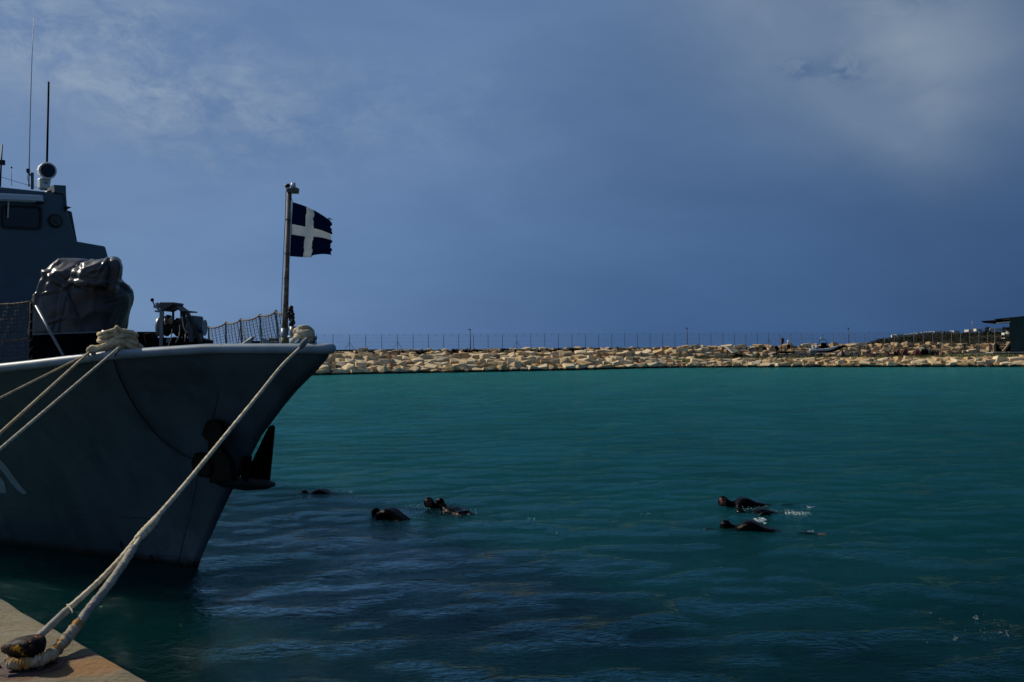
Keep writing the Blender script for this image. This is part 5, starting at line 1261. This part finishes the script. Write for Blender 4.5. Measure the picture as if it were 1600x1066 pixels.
for hi_, (px, py, D) in enumerate(hx):
    c = P(px, py, D); c.z -= .1
    if firsth: t = hp_; firsth = False
    else:
        t = hp_.copy(); COL.objects.link(t)
        for ch in hp_.children: cc = ch.copy(); COL.objects.link(cc); cc.parent = t
    t.location = c; t.rotation_euler = (0, 0, ro.uniform(-.4, .4)); s_ = ro.uniform(.55, .85); t.scale = (s_*1.3, s_, s_*.7)
    tag(t, 'small white house in the far ridge row, '+NTH[hi_]+' from its left end', 'house', 'white houses in a row along the ridge')
for (px, py, D, s_, lb) in [(1407, 539.5, 700, .9, 'white house low on the dark far hillside, alone'), (1571, 531, 600, .6, 'lower white house beside the green shed on the far hillside'), (1570, 522, 620, .5, 'middle white house on the hillside left of the green shed'), (1578, 520, 560, .7, 'tall white house just left of the green shed wall')]:
    t = hp_.copy(); COL.objects.link(t)
    for ch in hp_.children: cc = ch.copy(); COL.objects.link(cc); cc.parent = t
    c = P(px, py, D); c.z -= .6; t.location = c; t.rotation_euler = (0, 0, .1); t.scale = (s_, s_, s_*.8); tag(t, lb, 'house')
o = P(1416, 534, 690); wt = empty('water_tower', o-V((0, 0, 2.5))); oo = wt.location.copy(); tag(wt, 'small white ball tank on a thin mast on the far hillside', 'tank')
MB().ell(o, (.9, .9, .8), 10, 8).build('tank', M_white, wt, org=oo); MB().bar(o-V((0, 0, 3.2)), o, .25).build('mast', M_galv, wt, org=oo)
o = P(1519, 519, 780); mt_ = empty('radio_mast', o); tag(mt_, 'thin pale mast with a white panel on the far ridge', 'mast')
MB().bar(o, P(1519.5, 507, 780), .35).build('mast', M_galv, mt_, org=o); MB().prism([P(x, y, 780) for x, y in [(1518.5, 503), (1520, 502), (1521.5, 505.5), (1520.5, 506.5)]], V((0, .4, 0))).build('panel', M_white, mt_, org=o)
def tree(px, py_base, D, hpx, wpx, lbl, seed):
    ro = random.Random(seed); b_ = P(px, py_base, D); h_ = hpx*D/FPX; w_ = wpx*D/FPX; t = empty('tree', b_); tag(t, lbl, 'tree')
    tk = MB().tube([b_-V((0, 0, 1)), b_+V((0, 0, h_*.5)), b_+V((.2, 0, h_*.85))], [w_*.05, w_*.035, w_*.01], 7)
    for k in range(6): a_ = ro.uniform(0, 6.28); s_ = b_+V((0, 0, h_*ro.uniform(.25, .6))); tk.tube([s_, s_+V((math.cos(a_)*w_*.35, math.sin(a_)*w_*.35, h_*.22))], [w_*.02, w_*.006], 5)
    tk.build('trunk', M_rust, t, org=b_)
    cr_ = MB()
    cl_ = [(V((ro.gauss(0, .22)*w_, ro.gauss(0, .22)*w_, h_*ro.uniform(.3, .92)))) for _ in range(22)]
    for c in cl_:
        k_ = 1.15-(c.z/h_); c.x *= k_*1.4; c.y *= k_*1.4
        for _ in range(70):
            d = V((ro.gauss(0, 1), ro.gauss(0, 1), ro.gauss(0, .8)))*w_*.085; e = V((ro.gauss(0, 1), ro.gauss(0, 1), ro.gauss(0, 1)))*w_*.035; g_ = V((ro.gauss(0, 1), ro.gauss(0, 1), ro.gauss(0, 1)))*w_*.035
            p = b_+c+d; cr_.add([p, p+e, p+g_], [(0, 1, 2)])
    cr_.build('crown', M_bush, t, org=b_)
tree(1543, 528, 560, 17, 17, 'dark rounded tree standing alone on the far ridge left of the shed', 1)
tree(1571, 522, 540, 11, 12, 'dark tree on the ridge under the shed canopy, left of its neighbour', 2)
tree(1576, 524, 530, 13, 12, 'dark tree on the ridge touching the green shed wall', 3)
tree(1305.5, 543, 212, 7, 12, 'low dark bush on the crest behind the inflatable boat bow', 4)
tree(1336, 543, 214, 6, 10, 'low dark bush on the crest right of the rightmost lamp pole', 5)

# ------------------------------------------------------------------ swimmers
def swimmer(loc, yaw, lbl, head=(0, 0, .06), pitch=.0, chest=.02, arm='back', legz=-.12, face=True, roll=0.0, fold=0.0, hump=.12, voxel=.012):
    mb = MB()
    hd = V(head)    # head centre, body axis towards -x, head towards +x
    neck = V((-.17, 0, hd.z*.45+chest*.5-.02)); sh_ = V((-.30, 0, chest)); ch = V((-.46, 0, chest+hump*.35)); wa = V((-.68, 0, chest-.01+legz*.1)); hp1 = V((-.88, 0, -.03+legz*.35))
    def seg(pts, r, n=14, flat=None): mb.tube(cat(pts, 5), list(np.interp(np.linspace(0, len(r)-1, (len(pts)-1)*5+1), range(len(r)), r)), n)
    seg([hd+V((-.04, 0, -.02)), neck, sh_], [.082, .088, .12])
    # torso: wide, flattened
    for yy in (-.09, 0, .09): seg([sh_+V((.02, yy, 0)), ch+V((0, yy, hump*.2)), wa+V((0, yy*.8, 0)), hp1+V((0, yy*.9, 0))], [.10, .135, .115, .12])
    for sd_ in (1, -1): mb.ell(sh_+V((-.02, sd_*.185, -.01)), (.085, .075, .078), 12, 8)
    # head
    mb.ell(hd, (.112, .090, .118), 18, 14); mb.ell(hd+V((.03, 0, -.045)), (.078, .066, .07), 14, 10)
    fdir_ = V((.95, -.25, 0)).normalized() if face else V((1, 0, 0))
    mb.ell(hd+V((.03, -.085, -.012)), (.018, .02, .026), 8, 6); mb.ell(hd+V((.015, -.079, .0)), (.03, .012, .016), 8, 6)
    mb.ell(hd+V((.03, -.078, -.055)), (.024, .012, .012), 8, 6); mb.ell(hd+V((-.085, -.03, 0)), (.015, .012, .025), 6, 5)
    hands = []
    def arm_(sd_, pts):
        s0 = sh_+V((-.02, sd_*.19, -.01)); P_ = [s0]+[V(p) for p in pts]
        seg(P_, [.062, .050, .042, .032]); w0 = P_[-1]; d = (P_[-1]-P_[-2]).normalized(); sdv = d.cross(V((0, 0, 1))).normalized()
        mb.ell(w0+d*.05, (.052, .036, .018), 10, 6, mat=Matrix((d, sdv, d.cross(sdv))).transposed())
        for k, (o_, ln) in enumerate([(-.030, .060), (-.010, .072), (.011, .067), (.031, .052)]):
            b0_ = w0+d*.085+sdv*o_; mb.tube([b0_, b0_+d*ln*.5+V((0, 0, -.004)), b0_+d*ln+V((0, 0, -.014))], [.0095, .009, .0075], 6)
        mb.tube([w0+d*.03-sdv*.03, w0+d*.065-sdv*.062, w0+d*.09-sdv*.07], [.012, .011, .009], 6)
        hands.append(w0+d*.07)
    if arm == 'fwd': arm_(-1, [(-.05, -.24, .0), (.20, -.22, .01), (.40, -.20, .012)]); arm_(1, [(-.42, .28, -.12), (-.58, .26, -.2), (-.72, .24, -.22)])
    elif arm == 'bent': arm_(-1, [(-.34, -.36, .02), (-.5, -.40, .12), (-.62, -.30, .04)]); arm_(1, [(.0, .26, -.1), (.2, .24, -.14), (.36, .2, -.16)])
    else: arm_(-1, [(-.42, -.30, -.08), (-.58, -.30, -.10), (-.76, -.27, -.08)]); arm_(1, [(-.42, .30, -.1), (-.6, .30, -.14), (-.76, .26, -.14)])
    feet = []
    for sd_, kk in ((1, .03), (-1, -.02)):
        h0 = hp1+V((0, sd_*.09, -.01)); kn_ = V((-1.28, sd_*.10, legz-.02+kk)); an_ = V((-1.66, sd_*.09, legz*.9+kk)); toe = V((-1.86, sd_*.10, legz*.8+kk))
        seg([h0, (h0+kn_)/2+V((0, 0, -.01)), kn_, (kn_+an_)/2, an_], [.105, .088, .060, .062, .038]); seg([an_+V((.03, 0, -.01)), (an_+toe)/2, toe], [.040, .038, .022], 10); feet.append(an_)
    hd.y = -hd.y; mb.v = [(v_[0], -v_[1], v_[2]) for v_ in mb.v]; hands = [V((h_.x, -h_.y, h_.z)) for h_ in hands]
    mb_o = mb.build('person', [M_suit, M_skin, M_black])
    md = mb_o.modifiers.new('r', 'REMESH'); md.mode = 'VOXEL'; md.voxel_size = voxel
    sm_ = mb_o.modifiers.new('s', 'SMOOTH'); sm_.factor = .5; sm_.iterations = 2
    dg = C.evaluated_depsgraph_get(); me2 = bpy.data.meshes.new_from_object(mb_o.evaluated_get(dg)); mb_o.modifiers.clear(); old = mb_o.data; mb_o.data = me2
    me2.materials.clear(); [me2.materials.append(x) for x in (M_suit, M_skin)]
    for p in me2.polygons:
        c = p.center; p.use_smooth = True; sk = 0
        dh = c-hd
        if face and dh.length < .15 and dh.y > .03 and -.045 < dh.x < .085 and -.09 < dh.z < .075: sk = 1
        for h_ in hands:
            if (c-h_).length < .12: sk = 1
        if c.x < -1.70: sk = 1
        p.material_index = sk
    mb_o.location = loc; mb_o.rotation_euler = (roll, pitch, yaw)
    tag(mb_o, lbl, 'person', 'swimmers in black wetsuits'); 
    # diving mask pushed to the forehead
    mk = MB(); mk.tube([hd+V((-.02, .088, .055)), hd+V((.05, .082, .055))], .022, 8)
    mk.build('diving_mask', M_glass, mb_o)
    return mb_o
def wp_(px, py): p = G(px, py, 0); return p
def yaw_to(a_, b_): d = a_-b_; return math.atan2(d.y, d.x)
# right group
h1 = wp_(1130, 791); f1 = wp_(1262, 789.5)
swimmer(h1+V((0, 0, -.01)), yaw_to(h1, f1), 'person in black wetsuit with bare reddish face raised, farthest of the right hand trio', head=(0, 0, .12), chest=.01, hump=.11, legz=-.045)
h2 = wp_(1156, 801); f2 = wp_(1262, 803)
swimmer(h2+V((0, 0, -.06)), yaw_to(h2, f2), 'person nearly submerged amid foam, middle of the right hand trio', head=(0, 0, .03), chest=.0, hump=.05, legz=-.05, arm='bent', face=False)
h3 = wp_(1134, 826); f3 = wp_(1262, 833)
swimmer(h3+V((0, 0, -.02)), yaw_to(h3, f3), 'person floating face down with one arm stretched ahead, nearest of the right hand trio', head=(0, 0, .07), chest=.01, hump=.12, legz=-.065, arm='fwd', face=False)
h4 = wp_(584, 806); f4 = wp_(680, 818)
swimmer(h4+V((0, 0, -.01)), yaw_to(h4, f4), 'person in black wetsuit showing a rounded back, nearest of the left hand swimmers', head=(-.07, 0, .075), chest=.05, hump=.07, legz=-.16, face=False)
h5 = wp_(670, 795); f5 = wp_(740, 790)
swimmer(h5+V((0, 0, .03)), yaw_to(h5, f5), 'person with reddish face in black hood, left of two heads side by side', head=(0, 0, .11), chest=-.12, hump=0, legz=-.4, pitch=-.0)
h6 = wp_(688, 796); f6 = wp_(770, 812)
swimmer(h6+V((0, 0, .03)), yaw_to(h6, f6), 'person with wet black hood, right of the two heads side by side', head=(0, 0, .11), chest=-.07, hump=.02, legz=-.12, face=False)
h7 = wp_(476, 770); f7 = wp_(560, 774)
swimmer(h7+V((0, 0, -.05)), yaw_to(h7, f7), 'person barely breaking the surface beside the ship bow, farthest left', head=(0, 0, .0), chest=.0, hump=.07, face=False, legz=-.12)

# foam and splashes
fm = MB(); ro = random.Random(19)
def foam(px0, px1, py0, py1, n, s0, s1, up=.03):
    for _ in range(int(n*1.3)):
        x, y = ro.uniform(px0, px1), ro.uniform(py0, py1); p = G(x, y, 0)+V((0, 0, ro.uniform(.0, up)))
        s_ = ro.uniform(s0, s1)*.8; fm.ell(p, (s_*ro.uniform(.8, 2.4), s_*ro.uniform(.6, 1.4), s_*ro.uniform(.2, .5)), 6, 4, mat=Matrix.Rotation(ro.uniform(-.5, .5), 3, 'Z'))
foam(1228, 1268, 801.5, 806, 110, .006, .018); foam(1205, 1245, 799, 803, 50, .004, .010); foam(1180, 1198, 816, 820, 30, .012, .026, .10); foam(1262, 1272, 793, 795, 10, .008, .02); foam(1195, 1270, 796, 806, 45, .004, .010)
foam(1148, 1200, 793, 801, 40, .004, .012, .06); foam(1178, 1196, 815, 820, 40, .01, .022, .09); foam(1262, 1272, 830, 833, 12, .004, .010)
foam(640, 690, 790, 797, 40, .005, .014); foam(668, 745, 796, 806, 60, .004, .010); foam(600, 700, 800, 812, 40, .003, .008); foam(615, 640, 803, 809, 16, .004, .01)
foam(462, 475, 766, 770, 14, .005, .016); foam(505, 550, 766, 776, 25, .004, .01); foam(818, 835, 811, 813, 6, .006, .012)
foam(1488, 1500, 996, 1002, 12, .003, .006); foam(1520, 1528, 963, 968, 7, .004, .01); foam(1532, 1568, 972, 1000, 14, .002, .006); foam(1562, 1576, 988, 996, 9, .003, .008); foam(1430, 1600, 960, 1010, 12, .002, .006)
foam(1000, 1016, 803, 807, 4, .004, .008)
tag(fm.build('foam_flecks', M_foam), 'white foam flecks and splashes on the water round the swimmers', 'foam', kind='stuff')
for o in bpy.data.objects: o.select_set(False)
